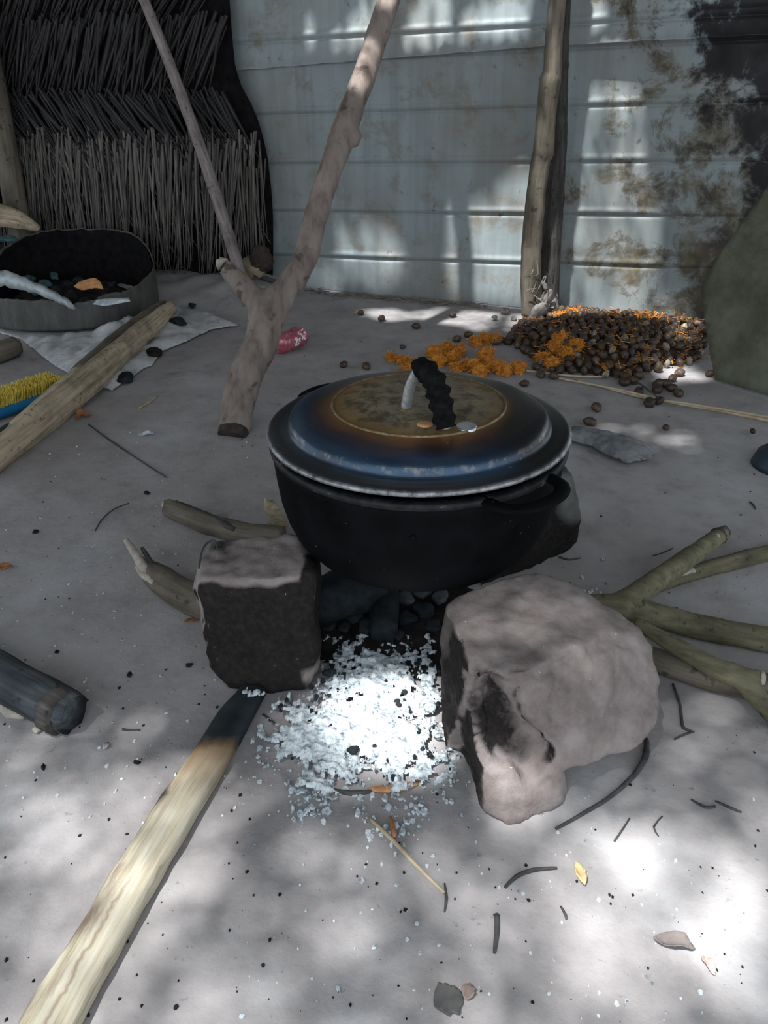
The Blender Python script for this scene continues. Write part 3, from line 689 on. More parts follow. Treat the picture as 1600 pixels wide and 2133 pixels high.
# ---- upright posts against the tin
def post(pxs, rads, off, seed, mat, name='wooden_post', wob=.08):
    pts = []
    for (x, y) in pxs:
        u, z = W(x, y, off); pts.append(wall_pt(u, z, off))
    pts[0].z = max(pts[0].z, -.02)
    return tube(pts, [pxr(r, p) for r, p in zip(rads, pts)], 18, wob, seed, res=.02, lump=1.2)
b0 = (1110, 655)
o = obj('wooden_post', post([b0, (1106, 590), (1108, 500), (1116, 410), (1127, 330), (1132, 318), (1138, 240), (1147, 165), (1151, 150), (1154, 80), (1162, 0), (1172, -110), (1185, -260)],
        [23, 22, 20.5, 20, 20, 22.5, 20, 23, 19, 18.5, 18.5, 18, 18], .20, 12, BARK_TAN), BARK_TAN)
tag(o, 'knotty brown bamboo-like post standing before the tin wall', 'post')
o = obj('wooden_post', post([(1138, 655), (1140, 590), (1146, 500), (1155, 400), (1163, 300), (1168, 200), (1172, 100), (1178, 0), (1190, -200)], [25, 25, 24, 21, 18, 15, 13, 12, 12], .085, 15, BARK_DARK, wob=.12), BARK_DARK)
tag(o, 'dark rough post close behind the brown post at the tin wall', 'post')
# left edge pole in front of the palm screen
l0 = P(38, 452, 4.04); l1 = P(18, 340, 4.05); l2 = P(-4, 220, 4.06); l3 = P(-50, 0, 4.06)
o = obj('wooden_post', tube([Vector((l0.x+.02, 4.04, 0)), l0, l1, l2, l3], [.052, .05, .05, .05, .05], 16, .07, 19, res=.03), BARK_TAN)
tag(o, 'brown post at the left picture edge before the palm screen', 'post')

# ---- palm frond screen
SY = 4.03
EDGE = [(445, -200), (468, -60), (475, 0), (480, 70), (487, 140), (500, 180), (520, 215), (535, 250), (546, 285), (556, 330), (563, 390), (567, 450), (567, 520), (566, 600)]
def edge_px(py):
    for a, b in zip(EDGE, EDGE[1:]):
        if a[1] <= py <= b[1]: return a[0]+(b[0]-a[0])*(py-a[1])/(b[1]-a[1])
    return EDGE[0][0] if py < EDGE[0][1] else EDGE[-1][0]
def screen_y(x, z): return SY + .02*nz(x*2.1, z*2.3) + .11*ss(-1.0, -1.7, x)
screen = empty('palm_leaf_screen', (-1.4, SY, fz(-1.4, SY)), 'dark herringbone-woven palm frond screen at the left of the tin wall', 'screen')
vs, fs = [], []; rows = []
py = 600
zs = [i*.03 for i in range(0, 56)]
NX = 90
for z in zs:
    r_ = proj(Vector((-.9, SY, z))); xe = P(edge_px(r_[1]), r_[1], SY).x
    for i in range(NX+1):
        x = -3.1+(xe+3.1)*i/NX; vs.append((x, screen_y(x, z)+.03, z))
n = NX+1
for j in range(len(zs)-1):
    for i in range(NX): fs.append((j*n+i, j*n+i+1, (j+1)*n+i+1, (j+1)*n+i))
o = obj('backing_mat', (vs, fs), MATTING, screen); soli(o, .014)
rl = random.Random(5)
def leaflets(x0, x1, z0, z1, ang0, ang1, count, wid, lenj, off, jz=.03):
    V, Fc, Gr = [], [], []
    for k in range(count):
        x = x0+(x1-x0)*(k+rl.random()*.9)/count; zt = z0+rl.uniform(-jz, jz); a = math.radians(rl.uniform(ang0, ang1)); L = (z0-z1)/max(.3, math.cos(a))*rl.uniform(*lenj)
        wd = wid*rl.uniform(.5, 1.2); of = off+rl.uniform(-.012, .012); cv = rl.uniform(-.05, .05); sd_ = rl.random()*40
        S = 7; st = len(V); ok = True; pts = []
        for q in range(S+1):
            t = q/S; xx = x+math.sin(a+cv*t)*L*t; zz = zt-math.cos(a+cv*t)*L*t
            pts.append((xx, zz, t))
        for (xx, zz, t) in pts:
            s_ = proj(Vector((xx, SY, max(zz, 0))))
            if xx > P(edge_px(s_[1]), s_[1], SY).x - rl.uniform(-.004, .012): ok = False
            if zz < fz(xx, SY)-.02: ok = False if t < .5 else ok
        if not ok: continue
        for (xx, zz, t) in pts:
            ww = wd*(1-.75*t**2)*.5; yb = screen_y(xx, zz)+of - .01*math.sin(t*3)
            cx, cz = math.cos(a)*ww, math.sin(a)*ww
            zz = max(zz, fz(xx, SY)+.003)
            V += [Vector((xx-cx, yb, zz-cz)), Vector((xx, yb-wd*.22, zz)), Vector((xx+cx, yb, zz+cz)), Vector((xx, yb+.0015, zz))]
            Gr += [(ww*-1+sd_, sd_, t*L), (sd_, sd_, t*L), (ww+sd_, sd_, t*L), (sd_, sd_, t*L)]
        for q in range(S):
            i = st+q*4
            for e in range(4): Fc.append((i+e, i+(e+1) % 4, i+4+(e+1) % 4, i+4+e))
    return V, Fc, Gr
tilt_ = 0.0
zr = lambda py: P(300, py, SY).z
o = obj('leaflet_row', leaflets(-3.0, -.3, zr(-60), zr(40), -42, -26, 260, .018, (.9, 1.4), -.0), FROND_DARK, screen)
o = obj('leaflet_row', leaflets(-2.9, -.2, zr(40), zr(205), -34, -12, 330, .019, (.8, 1.25), -.012), FROND_DARK, screen)
o = obj('leaflet_row', leaflets(-3.2, -.5, zr(195), zr(330), 20, 44, 340, .018, (.8, 1.4), -.018), FROND_DARK, screen)
o = obj('leaflet_row', leaflets(-3.2, -1.25, zr(300), zr(390), 14, 32, 160, .014, (.8, 1.5), -.024), FROND, screen)
o = obj('leaflet_row', leaflets(-3.0, -.48, zr(300), zr(600), 20, 30, 90, .011, (.6, 1.0), -.010), FROND, screen)
o = obj('leaflet_row', leaflets(-2.7, -.45, zr(290), zr(605), -13, -1, 330, .0145, (.6, 1.04), -.03, .05), FROND, screen)
o = obj('leaflet_row', leaflets(-2.7, -.45, zr(330), zr(605), -9, 4, 150, .011, (.6, 1.04), -.042, .10), FROND, screen)

# ---- cut steel drum with coals
dl = G(90, 708); DR = .375; DCx = G(92, 708).x; DCy = G(100, 708).y+DR; DC = Vector((DCx-.005, DCy, 0))
drum = empty('cut_steel_drum', (DC.x, DC.y, 0), 'low ring cut from a rusty steel drum, holding charcoal, at left', 'drum')
def drum_wall():
    vs, fs, gs = [], [], []; S = 160; H = 12
    for i in range(S):
        a = 2*math.pi*i/S
        f = math.sin(a)                         # +1 = far side
        top = .150 + .035*ss(-.6, .0, f) + .115*ss(.0, .95, f) + .007*nz(math.cos(a)*9, f*9, 2) + .006*nz(math.cos(a)*30, f*30, 5)
        aa = a if a <= math.pi else a-2*math.pi
        if -1.35 < aa < -.95: top -= .016
        for h in range(H+1):
            z = .026+(top-.026)*h/H; r = DR + .010*nz(math.cos(a)*1.5, f*1.5, z*4) - .012*(z/.3)**2
            vs.append(DC+Vector((r*math.cos(a), r*f*.93, z))); gs.append((r*math.cos(a), r*f, z))
    n = H+1
    for i in range(S):
        k = (i+1) % S
        for h in range(H): fs.append((i*n+h, k*n+h, k*n+h+1, i*n+h+1))
    return vs, fs, gs
soli(obj('drum_wall', drum_wall(), DRUM, drum), .004)
def lining():
    vs, fs, gs = drum_wall(); z1 = max(v[2] for v in vs); out = []
    for v in vs:
        d = Vector((v.x-DC.x, v.y-DC.y, 0)); k = 1-.010/d.length; out.append(Vector((DC.x+d.x*k, DC.y+d.y*k, v.z-.004)))
    return out, fs
tag(soli(obj('soot_lining', lining(), MATTING, drum), .002), 'soot-black inside of the drum')
# torn flap of bright steel peeling over the front edge
fl = []; fo = []
vs, fs = [], []
K = 26
for i in range(K+1):
    t = i/K; px = -60+t*216; py = 572+ (t**1.9)*68
    wd = 44*(1-.5*t)*(1+.35*nz(t*9, 3)+.3*nz(t*31, 7)) if i < K else 6
    yb = G(100, 708).y + .004 + .12*abs(t-.62)**2
    for q, f in enumerate((-.5, 0, .5)):
        p = P(px+8*f, py+wd*f*.9, yb+(.012 if q == 0 else (-.012 if q == 1 else -.006)))
        vs.append(p)
for i in range(K):
    for q in range(2): fs.append((i*3+q, i*3+q+1, i*3+q+4, i*3+q+3))
tag(soli(obj('torn_flap', (vs, fs), BRIGHT, drum), .003), 'pale bent strip torn along the front edge')
v_, f_, _g = sheet([(0, 0), (.07, .012), (.15, .014), (.155, .0), (.06, -.02), (.01, -.012)], lambda a, b: P(185+a*560, 628-b*500, G(100, 708).y+.10-a*.5+b), .012, .003)
tag(obj('bent_lip', (v_, f_), BRIGHT, drum), 'small bent lip at the front right edge')
# coals in the drum: a bed and lumps
def bed(cx, cy, rad, z0, amp, cell=.02, seed=0):
    vs, fs, ix = [], [], {}; k = int(rad/cell)
    for j in range(-k, k+1):
        for i in range(-k, k+1):
            x, y = i*cell, j*cell; r = math.hypot(x, y)/rad
            if r <= 1:
                ix[(i, j)] = len(vs); vs.append((cx+x, cy+y, max(min(.045, z0*.3), z0*(1-r**6))+amp*nz(x*14+seed, y*14)+.5*amp*nz(x*35, y*35, seed)))
    for (i, j) in list(ix):
        if all(q in ix for q in ((i+1, j), (i, j+1), (i+1, j+1))): fs.append((ix[(i, j)], ix[(i+1, j)], ix[(i+1, j+1)], ix[(i, j+1)]))
    return vs, fs
o = obj('charcoal_dust', bed(DC.x, DC.y, DR-.06, .10, .02, .02, 3), DUST); tag(o, 'black charcoal dust filling the cut steel drum', 'charcoal dust', kind='stuff')
def lump(c, s, seed, mat, name, label, cat, group=None, rz=0, parent=None):
    rn = random.Random(seed); pts = []
    for _ in range(16):
        v = Vector((rn.gauss(0, 1), rn.gauss(0, 1), rn.gauss(0, 1))).normalized()
        v = Vector((v.x*s[0], v.y*s[1], max(v.z*s[2], -s[2]*.55)+s[2]*.55)); v.rotate(Euler((0, 0, rz))); pts.append(Vector(c)+v)
    ob = obj(name, rock(pts, max(.0035, min(s)/5), min(s)*.22, seed, 1, scale=1.2/max(s)), mat)
    return tag(ob, label, cat, group)
def at_drum(px, py, z): return G(px, py, z)
rc = random.Random(8)
for i, (px, py) in enumerate([(30, 585), (62, 578), (92, 588), (75, 605), (118, 600), (140, 585), (112, 572), (150, 612), (128, 622), (165, 580), (52, 566), (176, 622), (205, 622), (225, 612), (155, 635), (98, 615), (235, 590), (20, 566)]):
    p = at_drum(px, py, .115); tl = i in (0, 1, 2, 3, 6)
    lump((p.x, p.y, .092), (rc.uniform(.025, .045), rc.uniform(.02, .035), rc.uniform(.02, .03)), 40+i, TEAL if tl else CHAR, 'cloth_scrap' if tl else 'charcoal_lump',
         'teal grey scrap of rag among the coals in the cut drum' if tl else 'black charcoal lump inside the cut steel drum', 'rag' if tl else 'charcoal', 'rag scraps in the drum' if tl else 'charcoal lumps in the drum', rc.random()*6)
p = G(185, 597, .15); q = [(-.06, -.005), (-.04, .022), (-.02, .03), (.03, .026), (.05, .012), (.062, -.012), (.02, -.016), (-.03, -.012)]
o = obj('wood_chip', sheet(q, lambda a, b: p+Vector((a, b*.8, b*.75+.006*math.sin(a*60))), .008, .010), ORANGE); tag(o, 'bright orange wood chip lying on the coals in the cut drum', 'wood chip')
o = obj('thin_twig', tube([G(0, 555, .13), G(50, 549, .13), G(102, 549, .135)], [.004, .004, .003], 8, .1, 2), STRAW); tag(o, 'thin pale twig lying across the coals in the drum', 'twig')

# ---- pale wood slab and teal rag behind the drum
a_, b_ = P(-30, 452, 3.98), P(78, 478, 3.98)
o = obj('split_log', tube([P(-60, 440, 3.90), P(0, 450, 3.90), P(45, 460, 3.90), P(82, 478, 3.90)], [.055, .052, .038, .012], 14, .12, 31, res=.02), SPLIT); tag(o, 'yellowish split log end behind the cut drum, left picture edge', 'log')
lump(P(10, 492, 3.72)+Vector((0, 0, -.03)), (.06, .03, .025), 77, TEAL, 'cloth_scrap', 'teal rag hanging on the far edge of the cut drum', 'rag')
# log butt under the drum at the left edge
o = obj('small_log', tube([GF(-70, 735, .035), GF(-20, 738, .036), GF(32, 722, .036)], [.042, .041, .038], 16, .08, 33, ends=(0, .3)), BARK_TAN); tag(o, 'short pale log poking out beneath the cut drum, left edge', 'log')

# ---- woven sack under the drum
SO = [(-20, 690), (40, 708), (110, 762), (165, 796), (235, 818), (300, 770), (318, 765), (340, 735), (395, 712), (440, 690), (497, 681), (470, 668), (420, 652), (385, 642), (360, 626), (270, 620), (150, 630), (0, 640)]
SOg = [GF(x, y) for x, y in SO]; poly = [(p.x+.008*nz(i*3.3), p.y) for i, p in enumerate(SOg)]
# ragged: add points along the edge
rp = []
for i in range(len(poly)):
    a = poly[i]; b = poly[(i+1) % len(poly)]; k = max(1, int(math.hypot(b[0]-a[0], b[1]-a[1])/.02))
    for j in range(k):
        t = j/k; rp.append((a[0]+(b[0]-a[0])*t+.006*nz(i, j*.9), a[1]+(b[1]-a[1])*t+.006*nz(i+20, j*.9)))
def sackz(x, y):
    e = edge_dist(poly, x, y)
    h = .012+.026*abs(nz(x*7, y*5+3)) + .018*abs(nz(x*15+y*6, y*13-x*5)) + .03*math.exp(-((x-DC.x-.30)**2+(y-DC.y+.30)**2)/.012)
    h *= ss(-.01, .05, e)*.9+.1
    if math.hypot(x-DC.x, y-DC.y) < DR+.02: return Vector((x, y, fz(x, y)+.008))
    return Vector((x, y, fz(x, y)+.006+h))
o = obj('woven_sack', sheet(rp, sackz, .016, .003), SACK); tag(o, 'dirty white woven plastic sack spread flat under the drum and log', 'sack')

# ---- diagonal split log in front of the drum
lg = [GF(-60, 985, .03), GF(0, 940, .035), GF(90, 868, .04), GF(180, 790, .055), GF(265, 715, .065), GF(318, 672, .068), GF(352, 645, .068)]
dl = empty('split_log', (lg[2].x, lg[2].y, 0), 'long split log lying slantwise from the left edge onto the sack', 'log')
obj('log_body', tube(lg, [.05, .046, .05, .052, .046, .042, .034], 13, .16, 35, res=.02, ends=(0, .7), ribs=.30, lump=6), SPLIT, dl)
obj('bark_strip', tube([p+Vector((-.022, .012, .012)) for p in lg[3:]], [.034, .038, .034, .024], 12, .1, 36, res=.02), BARK_TAN, dl)
tag(obj('dark_bark', tube([p+Vector((-.03, .004, .004)) for p in lg[:3]], [.03, .034, .02], 12, .15, 37, res=.02), BARK_DARK, dl), 'dark bark strip at the near end')

# ---- scrubbing brush
b0, b1 = GF(-52, 885, .0), GF(130, 820, .0); bd = (b1-b0); bd.z = 0; BL = bd.length; bd.normalize(); bn = Vector((-bd.y, bd.x, 0))
br_ = empty('scrubbing_brush', ((b0+b1)/2), 'scrubbing brush with yellow bristles up and a blue plastic back', 'brush')
out = []
for i in range(24):
    a = 2*math.pi*i/24; out.append((BL/2+BL/2*math.copysign(abs(math.cos(a))**.5, math.cos(a)), .05*math.copysign(abs(math.sin(a))**.6, math.sin(a))))
bz0 = fz(b0.x, b0.y)
v_, f_, g_ = sheet(out, lambda a, b: b0+bd*a+bn*b+Vector((0, 0, bz0+.034+.003*math.cos(b*30))), .02, .026)
obj('brush_back', (v_, f_), BLUEP, br_)
V, Fc = [], []; rb = random.Random(4)
def strand(V, Fc, a, b, w, bend=0):
    d = (b-a).normalized(); s = d.cross(Vector((rb.uniform(-1, 1), rb.uniform(-1, 1), rb.uniform(-1, 1)))).normalized()*w; t = d.cross(s).normalized()*w; i = len(V)
    V += [a+s, a-s*.5+t*.8, a-s*.5-t*.8, b+s*.6, b-s*.3+t*.5, b-s*.3-t*.5]
    Fc += [(i, i+1, i+4, i+3), (i+1, i+2, i+5, i+4), (i+2, i, i+3, i+5), (i+3, i+4, i+5)]
for i in range(27):
    for j in range(6):
        u = BL*(.05+.9*(i+.5)/27); v = -.036+.072*(j+.5)/6; base = b0+bd*u+bn*v+Vector((0, 0, bz0+.033))
        for k in range(11):
            q = base+Vector((rb.uniform(-.004, .004), rb.uniform(-.004, .004), 0)); e = q+bd*(rb.uniform(-.008, .008)+.006*nz(i*.5))+bn*(v*.35+rb.uniform(-.007, .007))+Vector((0, 0, rb.uniform(.032, .042)))
            strand(V, Fc, q, e, .0021)
obj('bristles', (V, Fc), YELB, br_, smooth=False)

# ---- leaning sheet at the right
LSp = [(1640, 330), (1600, 378), (1560, 440), (1500, 530), (1464, 600), (1470, 660), (1480, 730), (1492, 792), (1560, 812), (1640, 836)]
c0 = GF(1492, 796); c1 = GF(1640, 842)
def leanp(px, py):
    ln = (c1-c0); ln.z = 0; ln.normalize(); nn = Vector((ln.y, -ln.x, 0)).normalized()
    if nn.y > 0: nn = -nn
    nr = (nn+Vector((0, 0, .35))).normalized(); r = ray(px, py); o_ = Vector((0, 0, CH)); t = nr.dot(c0-o_)/nr.dot(r); q = o_+r*t
    return q
l_ = [leanp(x, y) for x, y in LSp]; o0 = l_[7]; du = (l_[9]-o0).normalized(); nrm = du.cross(l_[4]-o0).normalized(); dv = nrm.cross(du).normalized()
if dv.z < 0: dv = -dv
o2 = [((p-o0).dot(du), (p-o0).dot(dv)) for p in l_]
o = obj('grimy_sheet', sheet(o2, lambda a, b: o0+du*a+dv*b+nrm*(.012*nz(a*4, b*4)+.03*math.sin(b*6+.5)*.4), .03, .006), LEAN); tag(o, 'olive grey grimy metal sheet leaning at the right edge beside the nuts', 'metal sheet')

# ================================================================== HEARTH THINGS
def stick(name, pxs, rads, seed, mat, label, cat, zs=None, segs=14, wob=.08, group=None, parent=None, ends=(0, 0), res=.015, **kw):
    """a stick given by the places it passes on the ground; rads in metres"""
    if zs is None: zs = [r*.95 for r in rads]
    pts = [GF(x, y, z) for (x, y), z in zip(pxs, zs)]
    ob = obj(name, tube(pts, rads, segs, wob, seed, res=res, ends=ends, **kw), mat, parent)
    if label and not parent: tag(ob, label, cat, group)
    return ob
# ash
AO = [(530, 1500), (600, 1455), (660, 1430), (668, 1345), (690, 1325), (780, 1335), (920, 1330), (924, 1370), (920, 1400), (935, 1500), (965, 1580), (940, 1650), (850, 1690), (760, 1650), (690, 1690), (640, 1720), (600, 1640), (520, 1570)]
AG = [G(x, y) for x, y in AO]; ap = [(p.x, p.y) for p in AG]
def ash():
    cs = .003; vs, fs, ix = [], [], {}; xs = [p[0] for p in ap]; ys = [p[1] for p in ap]
    for j in range(int(min(ys)/cs)-1, int(max(ys)/cs)+2):
        for i in range(int(min(xs)/cs)-1, int(max(xs)/cs)+2):
            x, y = i*cs, j*cs
            if not inside(ap, x, y): continue
            e = edge_dist(ap, x, y)
            n1 = nz(x*30, y*30, 1); n2 = nz(x*75, y*75, 3); n3 = nz(x*13, y*13, 6)
            if e/.085 + n1*.9 + n2*.75 - .25 < .10: continue
            h = .006+.014*ss(0, .12, e)+.007*n1+.010*max(0, n2+.1)+.006*n3+.004*nz(x*160, y*160)
            ix[(i, j)] = len(vs); vs.append((x, y, fz(x, y)+max(h, .0015)))
    for (i, j) in list(ix):
        if all(q in ix for q in ((i+1, j), (i, j+1), (i+1, j+1))): fs.append((ix[(i, j)], ix[(i+1, j)], ix[(i+1, j+1)], ix[(i, j+1)]))
    return vs, fs
o = obj('ash_bed', ash(), ASH); tag(o, 'white crumbly ash spread on the earth between the hearth stones', 'ash', kind='stuff')
def flakes(cands, smin, smax, seed, lift=0.0):
    rn = random.Random(seed); vs, fs = [], []
    for (x, y, z) in cands:
        s = smin+(smax-smin)*rn.random()**2.2; a = rn.random()*6.28; k = rn.choice([4, 5, 5, 6]); n = len(vs); tl = Vector((rn.uniform(-.35, .35), rn.uniform(-.35, .35), 1)).normalized()
        t1 = tl.cross(Vector((1, 0, 0))).normalized(); t2 = tl.cross(t1); c = Vector((x, y, z+s*.28+lift))
        asp = rn.uniform(.5, 1)
        top, bot = [], []
        for q in range(k):
            th = a+6.28*q/k; r = s*rn.uniform(.6, 1.1); d = t1*math.cos(th)*r+t2*math.sin(th)*r*asp
            top.append(c+d*.8+tl*s*.18); bot.append(c+d-tl*s*.2)
        vs += top+bot; fs.append(tuple(range(n, n+k))); fs.append(tuple(range(n+2*k-1, n+k-1, -1)))
        for q in range(k): fs.append((n+q, n+(q+1) % k, n+k+(q+1) % k, n+k+q))
    return vs, fs
rn = random.Random(21); cand = []; dark = []
while len(cand) < 900:
    px, py = rn.gauss(770, 105), rn.gauss(1500, 105)
    p = G(px, py)
    if py < 1330 or p.y > 1.4 or (px > 905+ (py-1400)*.26 and py > 1200 and px > 905): continue
    if px < 668 and py < 1440: continue
    cand.append((p.x, p.y, fz(p.x, p.y)+(.012 if inside(ap, p.x, p.y) and edge_dist(ap, p.x, p.y) > .03 else 0)))
for px, py, n in ((640, 1690, 40), (660, 1650, 40), (800, 1740, 25), (860, 1690, 40), (1240, 1235, 22), (1225, 1240, 20), (560, 1600, 25), (930, 1600, 40)):
    for _ in range(n):
        p = G(px+rn.gauss(0, 26), py+rn.gauss(0, 20)); cand.append((p.x, p.y, fz(p.x, p.y)))
o = obj('ash_flakes', flakes(cand, .0018, .0095, 3), ASH, smooth=False); tag(o, 'loose white ash flakes lying on and around the ash bed', 'ash flakes', kind='stuff')
for _ in range(330):
    px, py = rn.gauss(770, 100), rn.gauss(1420, 110)
    p = G(px, py)
    if inside(ap, p.x, p.y): dark.append((p.x, p.y, fz(p.x, p.y)+.014))
o = obj('charcoal_crumbs', flakes(dark, .0025, .009, 5), CHAR, smooth=False); tag(o, 'black charcoal crumbs mixed into the white ash', 'charcoal crumbs', kind='stuff')
# coals and burnt wood under the pot
o = obj('charcoal_dust', bed(.03, 1.36, .205, .012, .006, .012, 9), DUST); tag(o, 'black soot and charcoal dust on the earth beneath the pot', 'charcoal dust', kind='stuff')
stick('charred_log', [(650, 1262), (705, 1240), (790, 1222)], [.042, .05, .045], 51, CHAR, 'black charred log lying under the pot beside the left stone', 'log', zs=[.06, .07, .06], wob=.2)
stick('charred_log', [(800, 1318), (800, 1285), (806, 1240)], [.026, .03, .03], 52, CHAR, 'black charred log end pointing out from under the pot, in the middle', 'log', zs=[.035, .035, .04], wob=.2, ends=(.4, 0))
for i, (px, py, s) in enumerate([(735, 1300, .022), (760, 1322, .02), (850, 1310, .022), (880, 1290, .024), (905, 1320, .018), (845, 1262, .02), (880, 1252, .018), (915, 1262, .02), (715, 1318, .018), (830, 1340, .014), (690, 1320, .016)]):
    p = GF(px, py); lump((p.x, p.y, fz(p.x, p.y)+.012), (s*1.25, s, s*.8), 60+i, CHAR if i not in (5, 6, 7) else simple('ashy_coal%d' % i, [(.3, (.02, .025, .028)), (.7, (.10, .12, .13))], 40), 'charcoal_lump',
        'lump of charcoal in the dark fire bed under the pot', 'charcoal', 'charcoal lumps under the pot', i)
for i, (px, py, sx) in enumerate([(688, 1416, .017), (898, 1487, .018), (735, 1575, .016), (690, 1530, .013)]):
    p = GF(px, py); lump((p.x, p.y, fz(p.x, p.y)+.012), (sx, sx*.7, sx*.6), 90+i, ASH if i == 1 else CHAR, 'charcoal_lump',
        ['black charcoal chip at the right foot of the sooty stone', 'ash-white burnt lump against the big pinkish stone', 'dark charcoal lump at the front of the ash bed', 'charcoal lump in the left side of the ash bed'][i], 'charcoal', None, i)
# burning plank
def plank():
    pts = [GF(x, y) for x, y in [(531, 1446), (490, 1510), (436, 1600), (380, 1690), (318, 1790), (258, 1890), (195, 2000), (140, 2095), (90, 2190), (10, 2340)]]
    wds = [.022, .028, .0300, .0305, .031, .031, .031, .031, .031, .031]
    P2, Wd = [], []
    for i in range(len(pts)-1):
        for k in range(8): t = k/8; P2.append(pts[i].lerp(pts[i+1], t)); Wd.append(wds[i]*(1-t)+wds[i+1]*t)
    vs, fs, gs = [], [], []; L = 0; n = len(P2); prof = [(-.95, 0), (-1.05, .35), (-1.0, .7), (-.78, .93), (-.5, 1.0), (-.1, 1.06), (.3, 1.04), (.7, .98), (.93, .88), (1.0, .6), (1.0, .25), (.92, 0)]; K = len(prof)
    for i in range(n):
        if i: L += (P2[i]-P2[i-1]).length
        t = (P2[min(i+1, n-1)]-P2[max(i-1, 0)]); t.z = 0; t.normalize(); a = Vector((-t.y, t.x, 0))
        if a.x < 0: a = -a
        h = .034*(.7+.3*ss(0, .08, L)); 
        for k, (u, v) in enumerate(prof):
            j = 1+.07*nz(L*16, k*.9, 2)+.05*nz(L*45, k*1.7)
            b = 0
            if i == 0: b = .012*nz(k*2.1, 3)
            if u < -.7: j += .10*nz(L*9, 4)
            q = P2[i]+a*(u*Wd[i]*j)-t*b; z = fz(q.x, q.y)+.001+v*h*(1+.06*nz(L*14, k*.7, 9)-.10*ss(.35, 1.0, u))
            vs.append(Vector((q.x, q.y, z))); gs.append((u*Wd[i], v*h, L))
    for i in range(n-1):
        for k in range(K): fs.append((i*K+k, i*K+(k+1) % K, (i+1)*K+(k+1) % K, (i+1)*K+k))
    fs.append(tuple(range(K-1, -1, -1))); fs.append(tuple((n-1)*K+k for k in range(K)))
    return vs, fs, gs
fpk = empty('firewood_plank', GF(318, 1790), 'long pale split firewood plank with a burnt black tip, lower left foreground', 'firewood')
obj('plank_body', plank(), PLANK, fpk)
tag(obj('ash_crust', flakes([(p.x+rn.gauss(0, .009), p.y+rn.gauss(0, .004), .026+rn.random()*.004) for p in [GF(522, 1447, .028)]*26], .003, .008, 8), ASH, fpk, smooth=False), 'white ash crust on the burnt tip', kind='stuff')

# firewood behind the left stone
e_ = empty('firewood_branch', GF(420, 1085), 'grey-brown branch with a broken end, upper of two behind the left stone', 'branch')
stick('limb', [(352, 1058), (400, 1078), (450, 1096), (510, 1112), (590, 1120)], [.022, .025, .026, .026, .026], 71, BARK_TAN, None, None, parent=e_, wob=.16, ends=(.8, 0))
tag(stick('torn_end', [(342, 1050), (358, 1058)], [.009, .013], 72, PALE, None, None, zs=[.022, .022], parent=e_, wob=.4, ends=(.6, 0), res=.006), 'pale torn tip')
stick('bark_ridge', [(366, 1048), (420, 1070), (470, 1094), (490, 1104)], [.007, .009, .009, .006], 73, BARK_DARK, None, None, zs=[.035, .042, .043, .04], parent=e_, wob=.3)
e_ = empty('firewood_branch', GF(360, 1230), 'thick tan branch with a splintered end, lower of two beside the left stone', 'branch')
stick('limb', [(312, 1188), (340, 1212), (385, 1238), (440, 1262), (480, 1270)], [.022, .032, .034, .034, .03], 74, BARK_TAN, None, None, parent=e_, wob=.12, ends=(.7, 0))
tag(stick('splinter', [(263, 1125), (285, 1158), (312, 1198)], [.006, .010, .012], 75, PALE, None, None, zs=[.045, .05, .04], parent=e_, flat=.6, wob=.3, ends=(.8, 0), res=.008), 'long pale splinter')
tag(stick('splinter', [(287, 1180), (300, 1196), (324, 1212)], [.006, .010, .010], 76, PALE, None, None, zs=[.035, .04, .045], parent=e_, flat=.6, wob=.3, ends=(.8, 0), res=.008), 'short pale splinter')
stick('splinter', [(296, 1142), (310, 1164), (326, 1190)], [.004, .006, .007], 77, BARK_DARK, None, None, zs=[.048, .05, .045], parent=e_, wob=.3, res=.008)
q0 = GF(592, 1130); dx_ = Vector((.0, .0, 0))
so = [(-.022, 0), (-.020, .05), (-.028, .095), (-.022, .135), (-.012, .115), (-.006, .122), (.002, .085), (.012, .05), (.016, 0)]
qs = GF(585, 1098)
o = obj('wood_splinter', sheet(so, lambda a, b: qs+Vector((a-.05*b-.004, .05*b+.015*math.sin(a*40), b*.62)), .007, .010), SPLIT); tag(o, 'upright torn slab of orange-brown wood between pot and left stone', 'firewood')

# dark log at the left edge
e_ = empty('charred_log', GF(60, 1450), 'dark charred round log end lying at the left edge', 'log')
stick('log_body', [(-160, 1335), (-60, 1378), (20, 1420), (90, 1456), (150, 1488)], [.040, .0395, .039, .039, .034], 81, CHARRED_LOG, None, None, parent=e_, wob=.10, ends=(0, .35), ribs=.08, segs=22)
tag(stick('end_ring', [(112, 1474), (134, 1486)], [.0405, .0395], 82, BARK_DARK, None, None, zs=[.034, .033], parent=e_, wob=.12, segs=22), 'rough brown notched ring near the end')
tag(stick('pale_bark', [(0, 1470), (22, 1484), (52, 1492)], [.008, .010, .006], 83, PALE, None, None, zs=[.006, .006, .005], parent=e_, wob=.4), 'white flaking bark at the underside')
p = GF(82, 1524); lump((p.x, p.y, fz(p.x, p.y)+.001), (.013, .010, .008), 84, PALE, 'white_pebble', 'small white chip of stone beside the dark log end', 'pebble')

